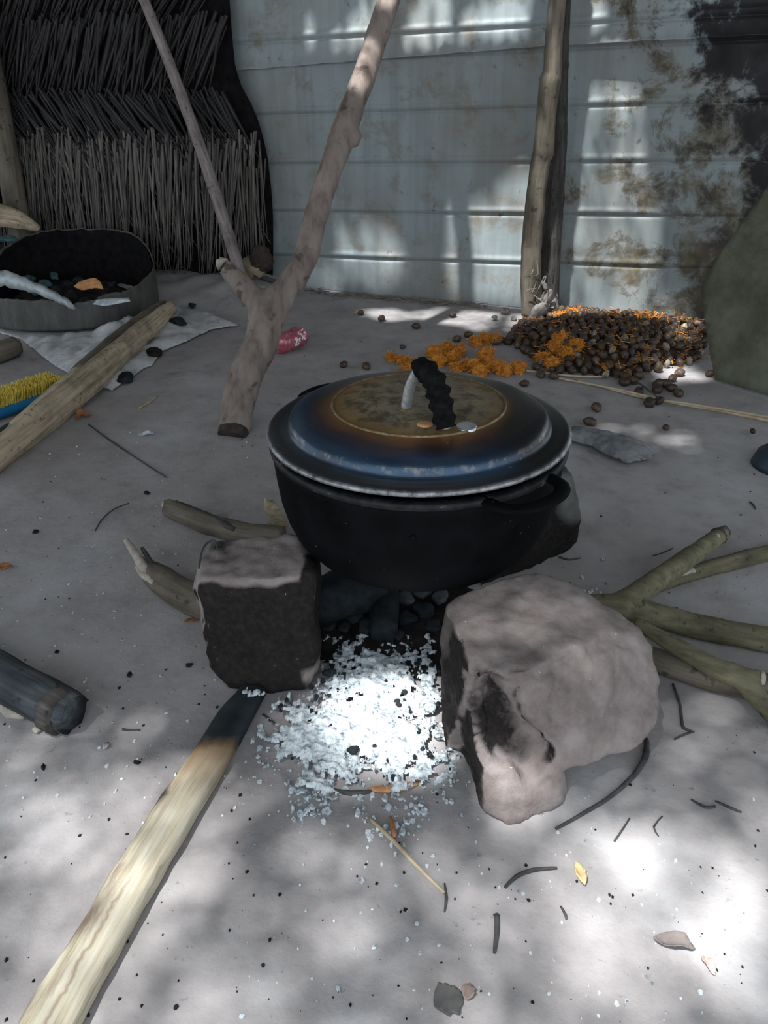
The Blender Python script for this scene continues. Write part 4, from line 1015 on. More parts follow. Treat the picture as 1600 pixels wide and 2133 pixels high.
# olive branches on the right
def forked(pairs, name, voxel=.006, smooth=5, seed=0):
    v, f, n = remesh(join(*[tube([GF(x, y, z) for x, y, z in pts], rr, 16, .07, seed+i, res=.015, ends=(0, en)) for i, (pts, rr, en) in enumerate(pairs)]), voxel, smooth)
    v = [p+q*(.0014*nz(p.x*40, p.y*40, p.z*40)) for p, q in zip(v, n)]
    return v, f, [(p.x*.35+p.y*.8, p.z, p.x*1.2) for p in v]
e_ = empty('forked_branch', GF(1300, 1262), 'olive green forked branch lying right of the big stone', 'branch')
obj('limb', forked([([(1222, 1252, .055), (1262, 1258, .06), (1310, 1268, .06)], [.014, .021, .026], 0), ([(1290, 1260, .06), (1340, 1228, .075), (1420, 1172, .075), (1508, 1110, .07)], [.024, .0235, .022, .018], .2),
      ([(1290, 1262, .06), (1340, 1276, .05), (1450, 1304, .032), (1540, 1322, .026), (1680, 1345, .026)], [.026, .025, .025, .025, .025], 0)], 'b', seed=91), BARK_OLIVE, e_)
tag(stick('cut_end', [(1496, 1117), (1512, 1106)], [.0185, .012], 92, BARK_DARK, None, None, zs=[.072, .069], parent=e_, wob=.3, ends=(0, .6), res=.006), 'dark broken tip')
tag(stick('pale_pith', [(1492, 1118), (1497, 1116)], [.008, .006], 93, PALE, None, None, zs=[.083, .084], parent=e_, res=.004), 'pale pith spot at the tip')
e_ = empty('peeled_branch', GF(1480, 1190), 'olive branch with a peeled white patch behind the forked branch', 'branch')
stick('limb', [(1370, 1222), (1430, 1198), (1520, 1172), (1600, 1152), (1690, 1130)], [.013, .0165, .0185, .0185, .0185], 94, BARK_OLIVE, None, None, parent=e_, wob=.08)
tag(stick('peeled_patch', [(1385, 1211), (1420, 1196), (1446, 1188)], [.008, .010, .006], 95, PALE, None, None, zs=[.02, .024, .028], parent=e_, wob=.3), 'bare white peeled wood')
e_ = empty('forked_branch', GF(1480, 1385), 'olive branch with a short cut side stub, nearest one at the right edge', 'branch')
obj('limb', forked([([(1322, 1296, .075), (1380, 1330, .07), (1450, 1370, .065), (1520, 1405, .06)], [.011, .016, .018, .020], 0), ([(1505, 1398, .06), (1545, 1412, .055), (1575, 1450, .04), (1640, 1520, .02)], [.02, .021, .018, .016], 0),
      ([(1510, 1402, .06), (1550, 1408, .06), (1585, 1412, .06)], [.018, .016, .014], .2)], 'b', seed=97), BARK_OLIVE, e_)
tag(stick('cut_end', [(1582, 1412), (1592, 1413)], [.013, .011], 98, PALE, None, None, zs=[.06, .06], parent=e_, res=.004), 'pale cut stub face')
stick('small_log', [(1345, 1368), (1400, 1386), (1480, 1412), (1560, 1428), (1680, 1440)], [.021, .023, .023, .024, .025], 99, BARK_TAN, 'tan log lying on the dirt beneath the olive branches', 'log', wob=.14)

# ================================================================== NUTS AND FIBRE
def icos(sub, sx, sy, sz, seed, pointy=.15, amp=.05):
    bm = bmesh.new(); bmesh.ops.create_icosphere(bm, subdivisions=sub, radius=1)
    bm.verts.index_update(); vs = []
    for v in bm.verts:
        p = v.co; k = 1+amp*nz(p.x*2+seed, p.y*2, p.z*2)+amp*.6*nz(p.x*5, p.y*5+seed, p.z*5); w = 1-pointy*max(0, p.x)**2
        vs.append(Vector((p.x*sx*k*(1+pointy*.6*max(0, p.x)**3), p.y*sy*k*w, p.z*sz*k*w)))
    fs = [tuple(v.index for v in f.verts) for f in bm.faces]; bm.free(); return vs, fs
def proto_mesh(vf, mat):
    me = bpy.data.meshes.new('palm_nut'); me.from_pydata([tuple(v) for v in vf[0]], [], vf[1]); me.polygons.foreach_set('use_smooth', [True]*len(me.polygons)); me.materials.append(mat); return me
NM = [proto_mesh(icos(3, .0205, .0165, .0155, i*3.1, .22, .14), NUT) for i in range(4)]
NP = [proto_mesh(icos(3, .0185, .014, .013, 40+i*3, .3, .22), NUT_PALE) for i in range(2)]
rnn = random.Random(17)
nut0 = bpy.data.objects.new('palm_nut', NM[0]); used = [False]
def nut(x, y, z, label, group, mesh, scale=1.0, flatlay=False):
    if not used[0]: o = nut0; used[0] = True
    else: o = nut0.copy()
    o.data = mesh; COL.objects.link(o); o.location = (x, y, z); s = scale*rnn.uniform(.78, 1.02); o.scale = (s, s, s)
    o.rotation_euler = (rnn.uniform(-.4, .4), rnn.uniform(-.3, .3), rnn.random()*6.28) if flatlay else (rnn.random()*6.28, rnn.random()*6.28, rnn.random()*6.28)
    o['label'] = label; o['category'] = 'nut'
    if group: o['group'] = group
    elif 'group' in o: del o['group']
    return o
HP = [(1050, 708), (1100, 752), (1150, 782), (1240, 790), (1310, 800), (1350, 790), (1400, 772), (1450, 765), (1476, 745), (1480, 700)]
hg = [G(x, y) for x, y in HP]; hp = [(p.x, p.y) for p in hg]
ub, ue = (Vector((hp[-1][0], hp[-1][1], 0))-WA).dot(WU), (G(1085, 668)-WA).dot(WU)
for u in (ub, (ub+ue)/2, ue): q = wall_pt(u, 0, .05); hp.append((q.x, q.y))
skip = (len(hp)-4, len(hp)-3, len(hp)-2)
def heap(x, y):
    if not inside(hp, x, y): return 0
    e = edge_dist(hp, x, y, skip); e2 = edge_dist(hp, x, y); return .055*(1-math.exp(-e/.10))*(.45+.55*ss(0, .16, e2))+.012*nz(x*8, y*8)*ss(0, .06, e)
def heap_core():
    cs = .015; vs, fs, ix = [], [], {}; xs = [p[0] for p in hp]; ys = [p[1] for p in hp]
    for j in range(int(min(ys)/cs), int(max(ys)/cs)+2):
        for i in range(int(min(xs)/cs)-1, int(max(xs)/cs)+2):
            x, y = i*cs, j*cs
            if not inside(hp, x, y) or edge_dist(hp, x, y, skip) < .03+.02*nz(x*20, y*20): continue
            ix[(i, j)] = len(vs); vs.append((x, y, max(.004, heap(x, y)*.95-.006+.008*nz(x*40, y*40))+fz(x, y)))
    for (i, j) in list(ix):
        if all(q in ix for q in ((i+1, j), (i, j+1), (i+1, j+1))): fs.append((ix[(i, j)], ix[(i+1, j)], ix[(i+1, j+1)], ix[(i, j+1)]))
    return vs, fs
o = obj('nut_litter', heap_core(), LITTER); tag(o, 'brown crumbled husk litter inside the nut heap', 'litter', kind='stuff')
placed = []; tries = 0
xs = [p[0] for p in hp]; ys = [p[1] for p in hp]
while len(placed) < 292 and tries < 60000:
    tries += 1; x = rnn.uniform(min(xs), max(xs)); y = rnn.uniform(min(ys), max(ys))
    if not inside(hp, x, y): continue
    e = edge_dist(hp, x, y, skip)
    if e < .015 or (x > hp[6][0]+.02 and rnn.random() < .75) : continue
    z = heap(x, y)+fz(x, y)+.012
    md_ = .0345 if tries < 30000 else .031
    if any((x-a)**2+(y-b)**2 < md_**2 for a, b, c in placed): continue
    placed.append((x, y, z))
for (x, y, z) in placed:
    pale = rnn.random() < .12
    nut(x, y, z, 'pale brown palm nut lying in the nut heap at the tin wall' if pale else 'dark brown palm nut lying in the nut heap at the tin wall', 'pale palm nuts in the heap' if pale else 'dark palm nuts in the heap', rnn.choice(NP if pale else NM))
LOOSE = [(752, 657, 'loose dark nut on the dirt right of the can, uppermost of the loose nuts', None), (795, 669, 'loose dark nut on the dirt just right of and below the uppermost loose nut', None),
 (867, 685, 'loose dark nut on the dirt midway between wall and orange fibre', None), (943, 661, 'loose nut close to the tin wall left of the posts', None), (716, 766, 'left of two loose nuts on the dirt behind the pot', None), (763, 769, 'right of two loose nuts on the dirt behind the pot', None),
 (1242, 856, 'upper of two loose nuts on the dirt right of the pot', None), (1228, 886, 'lower of two loose nuts on the dirt right of the pot, above the grey bark', None), (1386, 898, 'small loose nut on the dirt above the right end of the grey bark', None), (1567, 906, 'small loose nut near the dark bowl at the right edge', None),
 (1092, 806, 'single loose nut directly behind the right of the pot lid', None), (1478, 785, 'dark nut at the foot of the leaning olive sheet', None), (839, 729, 'tiny dark nut between forked pole and orange fibre', None)]
for px, py, lab, g in LOOSE:
    p = GF(px, py); nut(p.x, p.y, fz(p.x, p.y)+.0125, lab, g, NM[int(px) % 4], .62 if py in (898, 906, 729) else 1.0, True)
for px, py in [(1330, 822), (1318, 800), (1300, 803), (1372, 842), (1352, 846), (1412, 826), (1385, 806), (1400, 795), (1372, 806), (1415, 783), (1330, 790), (1300, 790), (1368, 818), (1398, 815)]:
    p = GF(px, py); nut(p.x, p.y, fz(p.x, p.y)+.0125, 'palm nut lying loose in front of the heap by the straws', 'loose nuts before the heap', rnn.choice(NM), 1.1, True)
for px, py in [(1042, 714), (1058, 718), (1074, 712), (1088, 716), (1062, 708), (1032, 718), (1100, 738), (1108, 744), (975, 703), (952, 712)]:
    p = GF(px, py); nut(p.x, p.y, fz(p.x, p.y)+.0125, 'dark palm nut in the short row joining orange fibre and heap', 'nuts between fibre and heap', rnn.choice(NM), 1.05, True)
for px, py in [(1116, 770), (1150, 776), (1152, 790), (1126, 786)]:
    p = GF(px, py); nut(p.x, p.y, fz(p.x, p.y)+.0125, 'palm nut beside the large orange fibre clump of the heap', 'nuts beside the big fibre clump', rnn.choice(NM), 1.0, True)
def clump(pxs, rad, hgt, n, seed, zoff=None):
    rn2 = random.Random(seed); V, Fc = [], []
    cs = [G(x, y, 0) for x, y in pxs]
    # a lumpy core with strands all over it
    for c in cs:
        z0 = fz(c.x, c.y)+(heap(c.x, c.y) if zoff is None else zoff)
        v, f = icos(3, rad*.85, rad*.8, hgt*.62, seed+c.x*9, 0, .5); b = len(V)
        V += [p+Vector((c.x, c.y, z0+hgt*.42)) for p in v]; Fc += [tuple(i+b for i in q) for q in f]
    for _ in range(n):
        c = rn2.choice(cs); a = rn2.random()*6.28; e = rn2.random(); r = rad*math.sqrt(rn2.random())
        z0 = fz(c.x, c.y)+(heap(c.x, c.y) if zoff is None else zoff)
        b = Vector((c.x+r*math.cos(a), c.y+r*math.sin(a)*.9, z0+hgt*(.9*math.sqrt(max(0, 1-(r/rad)**2))+.08)))
        d = Vector((math.cos(a)*rn2.uniform(-.2, 1)+rn2.gauss(0, .5), math.sin(a)*rn2.uniform(-.2, 1)+rn2.gauss(0, .5), rn2.uniform(-.25, .8))).normalized(); L = rn2.uniform(.008, .024); w = rn2.uniform(.0008, .0018)
        m1 = b+d*L*.5+Vector((0, 0, .003)); e1 = b+d*L+Vector((rn2.gauss(0, .004), rn2.gauss(0, .004), -.003*rn2.random()))
        e1.z = max(e1.z, fz(e1.x, e1.y)+.001); m1.z = max(m1.z, fz(m1.x, m1.y)+.001)
        sx = d.cross(Vector((0, 0, 1))); sx = (sx.normalized() if sx.length > .01 else Vector((1, 0, 0)))*w; up = Vector((0, 0, w)); i = len(V)
        V += [b+sx, b-sx, b+up, m1+sx, m1-sx, m1+up, e1+sx*.5, e1-sx*.5, e1+up*.5]
        for k in (0, 3): Fc += [(i+k, i+k+1, i+k+4, i+k+3), (i+k+1, i+k+2, i+k+5, i+k+4), (i+k+2, i+k, i+k+3, i+k+5)]
    return V, Fc
CL = [([(815, 752), (838, 758), (862, 764), (880, 770), (850, 775)], .024, .024, 420, 'leftmost long clump of orange palm fibre on the dirt behind the lid'),
      ([(905, 744), (930, 736), (955, 742), (915, 762), (940, 756)], .030, .040, 520, 'orange palm fibre clump behind the lid handle, second from left'),
      ([(990, 720), (1008, 716), (1028, 716)], .026, .036, 330, 'small orange palm fibre clump farthest back, at the end of the nut row'),
      ([(950, 775), (965, 770)], .022, .026, 200, 'small orange fibre tuft just behind the lid edge'),
      ([(985, 770), (1010, 762), (1030, 772), (1000, 782), (1050, 780), (1078, 776), (1012, 745)], .032, .036, 760, 'widest orange palm fibre clump behind the pot lid'),
      ([(1130, 758), (1155, 748), (1180, 762), (1150, 772), (1195, 752), (1165, 740)], .032, .036, 720, 'big orange palm fibre clump on the left front of the nut heap'),
      ([(1165, 683), (1190, 680)], .028, .02, 170, 'yellow-orange fibre tuft at the back left of the nut heap'),
      ([(1335, 690), (1355, 684), (1375, 690)], .026, .02, 200, 'orange fibre tuft at the back right of the nut heap'),
      ([(1335, 765), (1340, 752)], .018, .016, 90, 'small orange fibre tuft at the front right of the nut heap'),
      ([(1262, 778)], .02, .014, 60, 'tiny orange fibre tuft at the front edge of the nut heap'), ([(1310, 718)], .022, .014, 60, 'tiny orange fibre tuft in the middle of the nut heap')]
for i, (px, r, h, n, lab) in enumerate(CL):
    o = obj('palm_fibre', clump(px, r, h, n, 100+i), FIBRE, smooth=False); tag(o, lab, 'palm fibre', 'orange palm fibre clumps')
# loose strands all over the heap
V, Fc = [], []; rb = random.Random(55)
for _ in range(900):
    x = rb.uniform(min(xs), max(xs)); y = rb.uniform(min(ys), max(ys))
    if not inside(hp, x, y): continue
    e1 = edge_dist(hp, x, y, skip); q = Vector((x, y, heap(x, y)+fz(x, y)+rb.uniform(.012, .03)*ss(0, .03, e1)+.002)); d = Vector((rb.gauss(0, 1), rb.gauss(0, 1), rb.gauss(0, .35))).normalized()*rb.uniform(.01, .034)
    q2 = q+d; q2.z = max(q2.z, fz(q2.x, q2.y)+.001); strand(V, Fc, q, q2, rb.uniform(.0008, .0022))
o = obj('loose_fibre', (V, Fc), FIBRE, smooth=False); tag(o, 'loose orange fibre strands strewn over the nut heap', 'palm fibre', kind='stuff')
# straws
stick('straw_stem', [(1165, 788), (1290, 812), (1400, 838), (1500, 855), (1640, 884)], [.0035, .004, .005, .006, .006], 121, STRAW, 'thick straw stem running from the heap to the right edge', 'straw', zs=[.008, .01, .012, .014, .01], wob=.2)
stick('straw_stem', [(1200, 790), (1330, 826), (1440, 842), (1620, 872)], [.003, .0035, .004, .004], 122, STRAW, 'thinner straw stem beside the thick one', 'straw', zs=[.005, .006, .02, .022], wob=.2)
stick('straw_stem', [(1095, 772), (1180, 782), (1255, 785)], [.0035, .0035, .003], 123, STRAW, 'short straw at the foot of the big orange fibre clump', 'straw', zs=[.012, .014, .012])
stick('straw_stem', [(1320, 790), (1350, 812), (1380, 835)], [.003, .003, .002], 124, TWIG, 'dark short stem among the loose nuts before the heap', 'straw', zs=[.01, .03, .01])

# ================================================================== SMALLER THINGS
# bark shreds at the post foot
pb = wall_pt(*W(1128, 640), .0); 
def shreds():
    V, Fc = [], []; rn2 = random.Random(9)
    for (px, py, s, off) in [(1124, 655, .05, .27), (1152, 662, .055, .20), (1142, 628, .035, .25), (1134, 598, .025, .26)]:
        u, z = W(px, py, off); c = wall_pt(u, max(z, s*.5), off)
        pts = [c+Vector((rn2.gauss(0, s*.5), rn2.gauss(0, s*.4), rn2.gauss(0, s*.6))) for _ in range(14)]
        for p in pts: p.z = max(p.z, 0)
        v, f = rock(pts, .008, .008, rn2.random()*50, 1, scale=22); b = len(V); V += v; Fc += [tuple(i+b for i in q) for q in f]
    for _ in range(28):
        px = rn2.gauss(1134, 16); py = rn2.uniform(560, 675); u, z = W(px, py, .20); c = wall_pt(u, max(z, .01), .22+rn2.random()*.06); d = Vector((rn2.gauss(0, 1), rn2.gauss(0, .5), rn2.gauss(.2, 1))).normalized()*rn2.uniform(.02, .06)
        e = c+d; e.z = max(e.z, .004); strand(V, Fc, c, e, rn2.uniform(.002, .005))
    return V, Fc
SHRED = simple('grey_bark_shreds', [(0.3, (0.08, 0.07, 0.06)), (0.6, (0.19, 0.17, 0.155)), (0.8, (0.36, 0.34, 0.32))], 30, 0.9, 0.8)
o = obj('bark_shreds', shreds(), SHRED); tag(o, 'crumbled grey bark heaped at the foot of the two posts', 'bark')
for i, (px, py, s) in enumerate([(1052, 655, .028), (1030, 668, .02), (1070, 668, .02)]):
    p = GF(px, py); lump((p.x, p.y, fz(p.x, p.y)+.004), (s, s*.8, s*.7), 130+i, SHRED, 'stone_chip', 'small grey chip on the dirt just left of the post foot', 'stone', 'grey chips left of the posts', i)
# drink can
ca = GF(570, 720, .039); cb = GF(632, 697, .041); cd = (cb-ca).normalized(); cm = (ca+cb)/2; LC = .128; rC = .040
cs1 = cd.cross(Vector((0, 0, 1))).normalized(); cs2 = cs1.cross(cd)
def canpt(t, th, dr=0.0):
    l = -LC/2+LC*t; r = rC*(1-.10*ss(.93, 1.0, t)-.16*ss(.10, 0, t))+dr
    dent = .010*math.exp(-((t-.55)/.16)**2)*max(0, math.cos(th-2.2))**2+.008*math.exp(-((t-.82)/.1)**2)*max(0, math.cos(th-.5))**2
    return cm+cd*(l+.010*math.cos(th)*ss(.6, 1, t))+(cs1*math.cos(th)+cs2*math.sin(th))*(r-dent)
def can():
    vs, fs = [], []; S, K = 40, 30
    for i in range(K+1):
        for j in range(S): vs.append(canpt(i/K, 2*math.pi*j/S))
    for i in range(K):
        for j in range(S): fs.append((i*S+j, i*S+(j+1) % S, (i+1)*S+(j+1) % S, (i+1)*S+j))
    fs.append(tuple(range(S-1, -1, -1)))
    return vs, fs
can_e = empty('drink_can', Vector((cm.x, cm.y, 0)), 'crushed red and white drink can lying behind the forked pole', 'can')
obj('can_body', can(), CANRED, can_e)
vs, fs = [], []
for k, (rr_, dd) in enumerate([(.90, .0), (.86, .004), (.80, -.004), (.4, -.005), (.0, -.005)]):
    for j in range(32):
        th = 2*math.pi*j/32; vs.append(cm+cd*(LC/2+dd+.010*math.cos(th)*rr_)+(cs1*math.cos(th)+cs2*math.sin(th))*rC*rr_)
for k in range(4):
    for j in range(32): fs.append((k*32+j, k*32+(j+1) % 32, (k+1)*32+(j+1) % 32, (k+1)*32+j))
tag(obj('can_end', (vs, fs), SILVER, can_e), 'grey metal end of the can')
# camera side of the can: find the angle facing the camera
def letter(path, w=.0028):
    V, Fc = [], []; n = len(path)
    for i, (t, th) in enumerate(path):
        a = path[max(i-1, 0)]; b = path[min(i+1, n-1)]; dt, dth = (b[0]-a[0])*LC, (b[1]-a[1])*rC; l = math.hypot(dt, dth)+1e-9; nx, ny = -dth/l*w/LC, dt/l*w/rC
        V += [canpt(t+nx, th+ny, .0006), canpt(t-nx, th-ny, .0006), canpt(t-nx, th-ny, -.0006), canpt(t+nx, th+ny, -.0006)]
    for i in range(n-1):
        for e in range(4): Fc.append((i*4+e, i*4+(e+1) % 4, i*4+4+(e+1) % 4, i*4+4+e))
    return V, Fc
tc = math.atan2(((Vector((0, 0, CH))-cm).dot(cs2)), ((Vector((0, 0, CH))-cm).dot(cs1)))
def arc(t0, h0, rt, rh, a0, a1, n=14): return [(t0+rt*math.cos(a0+(a1-a0)*k/n), tc+h0+rh*math.sin(a0+(a1-a0)*k/n)) for k in range(n+1)]
gl = [letter(arc(.74, .30, .045, .18, 0, 6.28)), letter([(.785, tc+.30), (.80, tc-.05), (.80, tc-.35), (.76, tc-.5)]), letter(arc(.66, -.35, .035, .14, .6, 5.2)), letter([(.86, tc-.1), (.84, tc-.35), (.87, tc-.55)]),
      letter([(.46, tc-.25), (.53, tc-.05), (.57, tc-.25), (.50, tc-.55), (.47, tc-.75), (.56, tc-.8), (.62, tc-.6)], .0045), letter([(.83, tc+.62), (.88, tc+.5), (.93, tc+.6)]), letter([(.9, tc+.25), (.93, tc+.1)])]
tag(obj('printed_lettering', join(*gl), WHITEPAINT, can_e), 'white swirling script letters')
# wood slice and dark stone in the corner
p = P(527, 553, 3.955)
tp = tube([p+Vector((0, .012, -.028)), p+Vector((0, -.010, .018))], [.058, .056], 26, .12, 141, res=.012)
o = obj('wood_slice', (tp[0], tp[1], [(g[0], g[1]*.2, g[2]) for g in tp[2]]), simple('tan_cut_wood', [(.3, (.21, .15, .10)), (.7, (.34, .26, .18))], 14, .8)); tag(o, 'round tan wood slice behind the fork of the leaning pole', 'wood')
p = P(552, 525, 3.98); lump((p.x-.01, 3.93, .10), (.06, .045, .09), 142, CUT, 'corner_stone', 'dark rough stone in the corner where palm screen meets tin', 'stone')
stick('small_branch', [(528, 572), (560, 582), (592, 592)], [.010, .011, .010], 143, BARK_DARK, 'dark short branch on the dirt behind the pole fork', 'branch', wob=.2)
# lumps about the sack
for i, (px, py, s, lab) in enumerate([(371, 690, .040, 'black charcoal lump lying on the white sack right of the log'), (322, 745, .036, 'dark mud-coloured lump at the front edge of the sack'), (262, 797, .034, 'dark lump under the sack edge beside the log'), (400, 627, .022, 'black lump on the dirt bank above the sack')]):
    p = GF(px, py); lump((p.x, p.y, fz(p.x, p.y)+(.022 if i == 0 else .004)), (s*1.3, s*.9, s*.65), 150+i, CHAR if i != 1 else DUST, 'charcoal_lump', lab, 'charcoal', None, i*.7)
# grey bark right of the pot
BO = [(1172, 905), (1200, 908), (1232, 914), (1262, 918), (1310, 928), (1366, 951), (1350, 966), (1305, 974), (1268, 960), (1235, 940), (1200, 930), (1176, 924)]
bg_ = [GF(x, y) for x, y in BO]; bp = [(p.x, p.y) for p in bg_]
BARKG = simple('dusty_grey_bark', [(0.3, (0.06, 0.065, 0.07)), (0.5, (0.17, 0.175, 0.18)), (0.7, (0.27, 0.26, 0.265))], 22, 0.9, 0.8)
o = obj('bark_piece', sheet(bp, lambda x, y: Vector((x, y, fz(x, y)+.012+.022*ss(0, .03, edge_dist(bp, x, y))+.006*nz(x*40, y*40))), .008, .009), BARKG); tag(o, 'curled grey bark piece on the dirt right of the pot', 'bark')
# dark bowl at the right edge
p = GF(1632, 972); BOWL = simple('dark_blue_enamel', [(.3, (.018, .03, .042)), (.7, (.035, .055, .072))], 12, .45, .15)
bv = lathe([(0, .060), (.03, .059), (.055, .052), (.074, .036), (.082, .012), (.085, .0), (.081, .0), (.07, .033), (.05, .048), (0, .055)], 60)
o = obj('dark_bowl', ([v+Vector((p.x, p.y, fz(p.x, p.y)+.001)) for v in bv[0]], bv[1]), BOWL); tag(o, 'dark blue-grey upturned bowl cut off by the right edge', 'bowl')
# leaves, chips
def leaf(px, py, L, wd, rz, mat, name, label, cat, curl=.3, seed=0, th=.0012, pts=None, parent=None, up=.004):
    p = GF(px, py); out = []
    for k in range(17):
        t = k/16; out.append((-L/2+L*t, wd/2*math.sin(math.pi*t)**.7*(1+.3*nz(t*6, seed))))
    for k in range(15, 0, -1):
        t = k/16; out.append((-L/2+L*t, -wd/2*math.sin(math.pi*t)**.7*(1+.3*nz(t*6, seed+5))))
    c_, s_ = math.cos(rz), math.sin(rz)
    def fn(a, b):
        z = up+curl*(b*b/wd*2)+curl*.12*L*math.sin(a/L*4+seed)**2; x = p.x+a*c_-b*s_; y = p.y+a*s_+b*c_; return Vector((x, y, fz(x, y)+z))
    o = obj(name, sheet(out, fn, max(L/10, .004), th), mat, parent)
    if not parent: tag(o, label, cat)
    return o
e_ = empty('dry_leaf', GF(175, 873), 'curled orange dry leaf with a long thin stem below the slanting log', 'leaf')
leaf(174, 873, .05, .034, .6, RUSTLEAF, 'leaf_blade', None, None, 1.3, 2, parent=e_)
stick('leaf_stem', [(184, 884), (230, 918), (285, 955), (346, 994)], [.0024, .0024, .0024, .0018], 160, TWIG, None, None, zs=[.008, .004, .006, .003], parent=e_, segs=8)
leaf(5, 1189, .05, .024, .2, RUSTLEAF, 'dry_leaf', 'shiny rust-orange scrap of leaf at the left picture edge', 'leaf', .8, 3)
PLASTIC = simple('pale_blue_plastic', [(.3, (.45, .5, .52)), (.7, (.62, .67, .69))], 30, .5)
leaf(306, 908, .05, .022, .3, PLASTIC, 'plastic_scrap', 'pale bluish plastic scrap on the dirt near the long-stemmed leaf', 'scrap', .5, 4)
stick('small_twig', [(290, 850), (310, 838), (328, 824)], [.004, .004, .002], 161, STRAW, 'short pale twig on the dirt above the plastic scrap', 'twig', wob=.2, segs=8)
stick('wood_chip', [(770, 1644), (800, 1643), (835, 1638), (872, 1632)], [.0035, .0075, .008, .003], 162, ORANGE, 'orange wood chip lying at the front of the ash', 'wood chip', flat=.5, wob=.2)
stick('dark_twig', [(690, 1645), (730, 1652), (775, 1648)], [.003, .004, .003], 163, TWIG, 'dark twig left of the orange chip at the ash front', 'twig', segs=8)
e_ = stick('straw_stem', [(772, 1706), (820, 1752), (870, 1805), (926, 1860)], [.003, .0035, .003, .0022], 164, STRAW, 'pale straw lying on the dirt in the lower middle', 'straw', segs=8)
stick('red_splinter', [(813, 1700), (818, 1720), (822, 1745)], [.0015, .004, .003], 165, RUSTLEAF, 'reddish splinter crossing the top of the pale straw', 'splinter', zs=[.009, .008, .004], segs=8)
leaf(1208, 1826, .036, .016, 1.7, simple('yellow_chip', [(.3, (.5, .33, .14)), (.7, (.68, .52, .30))], 40), 'yellow_chip', 'small yellowish chip on the sunlit dirt, lower right', 'chip', .6, 6, .003)
leaf(1402, 1972, .052, .022, -.25, simple('grey_dry_leaf', [(.3, (.13, .105, .095)), (.7, (.24, .20, .19))], 40), 'dry_leaf', 'grey-brown shrivelled leaf on the sunlit dirt, lower right', 'leaf', 1.0, 7)
leaf(1474, 2016, .026, .012, 1.9, simple('pink_dry_leaf', [(.3, (.4, .24, .2)), (.7, (.6, .45, .4))], 40), 'dry_leaf', 'small pinkish dry leaf below the grey-brown leaf, lower right', 'leaf', 1.0, 8)
leaf(933, 2087, .038, .040, .4, simple('dark_flat_leaf', [(.3, (.05, .048, .046)), (.7, (.10, .097, .093))], 40), 'dark_leaf', 'dark flat leaf on the dirt at the bottom edge', 'leaf', .15, 9, .002)
leaf(975, 2072, .022, .016, 1.2, simple('brown_leaf', [(.3, (.16, .11, .09)), (.7, (.28, .22, .19))], 40), 'dry_leaf', 'small brown leaf right of the dark flat leaf, bottom edge', 'leaf', .8, 10)
leaf(222, 1558, .016, .011, 1.3, PALE, 'wood_flake', 'small cream flake on the dirt between dark log and plank', 'flake', .5, 11, .002)
leaf(398, 1297, .03, .012, .4, RUSTLEAF, 'bark_scrap', 'orange-brown bark scrap at the left foot of the sooty stone', 'scrap', .4, 12)
# twigs
TW = [([(1158, 1726), (1205, 1700), (1270, 1660), (1320, 1615), (1345, 1575), (1347, 1540)], [.003, .004, .0045, .006, .008, .005], 'long curved dark twig at the front right of the big stone'),
      ([(1052, 1848), (1075, 1826), (1110, 1812), (1160, 1808)], [.003, .0042, .0042, .003], 'curved dark twig on the dirt below the big stone'),
      ([(1402, 1425), (1416, 1465), (1420, 1500), (1424, 1516), (1440, 1522)], [.003, .0035, .004, .004, .003], 'hooked dark twig hanging below the tan log at right'),
      ([(1405, 1540), (1430, 1528), (1446, 1524)], [.002, .003, .002], 'short twig crossing the end of the hooked twig'),
      ([(1035, 1905), (1035, 1940), (1030, 1985)], [.005, .005, .003], 'straight dark twig standing out on the dirt, lower middle'),
      ([(926, 1840), (930, 1870), (926, 1900)], [.0015, .003, .0015], 'thin dark sliver at the lower end of the pale straw'),
      ([(1280, 1752), (1298, 1726), (1312, 1704)], [.002, .002, .0015], 'thin straight twig on the dirt right of the curved twig'),
      ([(1440, 1665), (1470, 1682), (1490, 1680)], [.002, .003, .003], 'short twig right of the big stone, left of a pair'),
      ([(1490, 1668), (1520, 1682), (1545, 1692)], [.002, .003, .002], 'short twig right of the big stone, right of a pair'),
      ([(1168, 1888), (1178, 1905), (1180, 1915)], [.002, .003, .002], 'tiny dark twig at the lower right sunlit dirt'),
      ([(255, 1519), (275, 1521), (292, 1520)], [.003, .002, .002], 'short dark twig on the dirt left of the burnt plank tip'),
      ([(198, 1106), (210, 1085), (235, 1062), (268, 1048)], [.0015, .002, .002, .002], 'thin arched stem on the dirt at left'),
      ([(548, 1488), (562, 1498), (572, 1506)], [.003, .003, .002], 'short black twig beside the burnt plank tip'),
      ([(1165, 1160), (1185, 1166), (1210, 1162)], [.003, .003, .002], 'dark twig at the foot of the grey stone behind the pot'),
      ([(1360, 1158), (1385, 1150), (1402, 1142)], [.002, .002, .002], 'thin twig on the dirt above the forked branch'),
      ([(1562, 1045), (1570, 1052), (1574, 1060)], [.003, .003, .003], 'short dark twig below the dark bowl'),
      ([(412, 1168), (424, 1140), (446, 1126), (456, 1150)], [.0025, .003, .003, .002], 'bent black twig resting on the top of the left stone'),
      ([(1380, 1700), (1362, 1722), (1372, 1742)], [.0015, .002, .0015], 'bent thin twig on the dirt, right')]
for i, (pxs, rr_, lab) in enumerate(TW):
    rr_ = [r*.72 for r in rr_]
    if 'resting on' in lab:
        pts = [G(x, y, .242) for x, y in pxs]; pts[0].z -= .015
        o = obj('dark_twig', tube(pts, rr_, 8, .15, 170+i, res=.008), TWIG); tag(o, lab, 'twig')
    else: stick('dark_twig', pxs, rr_, 170+i, TWIG, lab, 'twig', segs=8, wob=.2, res=.01)
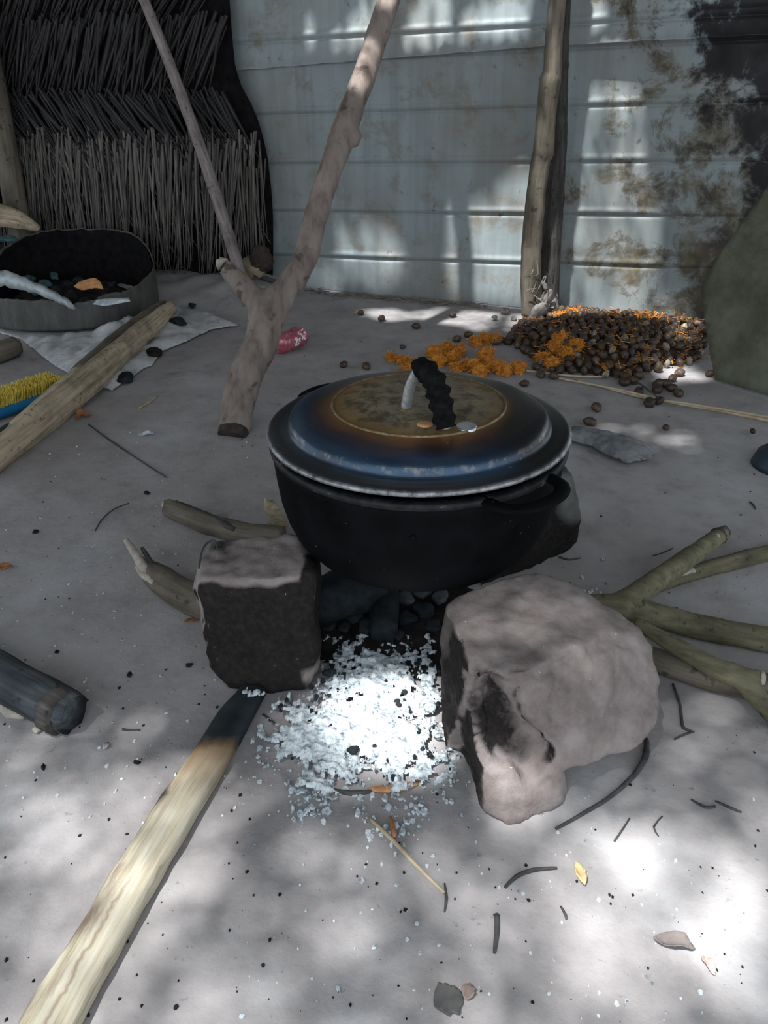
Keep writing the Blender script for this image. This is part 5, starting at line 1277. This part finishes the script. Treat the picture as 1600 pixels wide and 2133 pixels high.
# dark crumbs one can make out
for i, (px, py, s, lab) in enumerate([(395, 1389, .010, 'black crumb on the dirt left of the sooty stone'), (345, 1396, .006, 'small black crumb left of the larger one'), (270, 1408, .010, 'grey-black crumb on the dirt above the dark log'), (305, 1030, .012, 'dark crumb on the dirt near the thin arched stem'),
        (120, 1361, .009, 'dark crumb on the dirt above the dark log at left'), (90, 1602, .010, 'grey crumb on the dirt below the white chip'), (285, 1590, .009, 'dark crumb on the dirt between leaf flake and plank'), (75, 1110, .011, 'dark crumb above the rust-orange scrap, left edge')]):
    p = GF(px, py); lump((p.x, p.y, fz(p.x, p.y)), (s, s*.7, s*.6), 190+i, DUST if i else CHAR, 'charcoal_crumb', lab, 'charcoal', None, i)
# uncountable specks on the dirt
rn = random.Random(33); wc, dc = [], []
for _ in range(520):
    px, py = rn.uniform(0, 520), rn.uniform(900, 1720)
    if rn.random() > .75-.35*abs(px-250)/300: continue
    p = GF(px, py); wc.append((p.x, p.y, fz(p.x, p.y)))
for _ in range(160):
    p = GF(rn.uniform(500, 1600), rn.uniform(1650, 2130)); wc.append((p.x, p.y, fz(p.x, p.y)))
for _ in range(600):
    px, py = rn.uniform(-50, 1650), 650+1480*rn.random()
    p = GF(px, py); dc.append((p.x, p.y, fz(p.x, p.y)))
o = obj('ash_specks', flakes(wc, .0012, .0048, 6), ASH, smooth=False); tag(o, 'white ash specks scattered over the dirt', 'ash specks', kind='stuff')
o = obj('dirt_specks', flakes(dc, .0008, .0042, 7), DUST, smooth=False); tag(o, 'tiny dark specks of grit scattered over the dirt', 'grit', kind='stuff')
# trash litter along the wall foot
V, Fc = [], []; rb = random.Random(77)
for _ in range(260):
    u = rb.uniform(.05, 1.0); q = wall_pt(u, 0, .03+abs(rb.gauss(0, .035))); q.z = fz(q.x, q.y)+rb.uniform(.002, .012)
    a = rb.gauss(0, .5); d = (WU*math.cos(a)+WN*math.sin(a))*rb.uniform(.015, .06); strand(V, Fc, q, q+d+Vector((0, 0, rb.uniform(-.001, .008))), rb.uniform(.0012, .003))
o = obj('straw_litter', (V, Fc), simple('dull_straw', [(.3, (.10, .085, .07)), (.7, (.27, .235, .20))], 30), smooth=False); tag(o, 'thin dry straw litter along the foot of the tin wall', 'litter', kind='stuff')
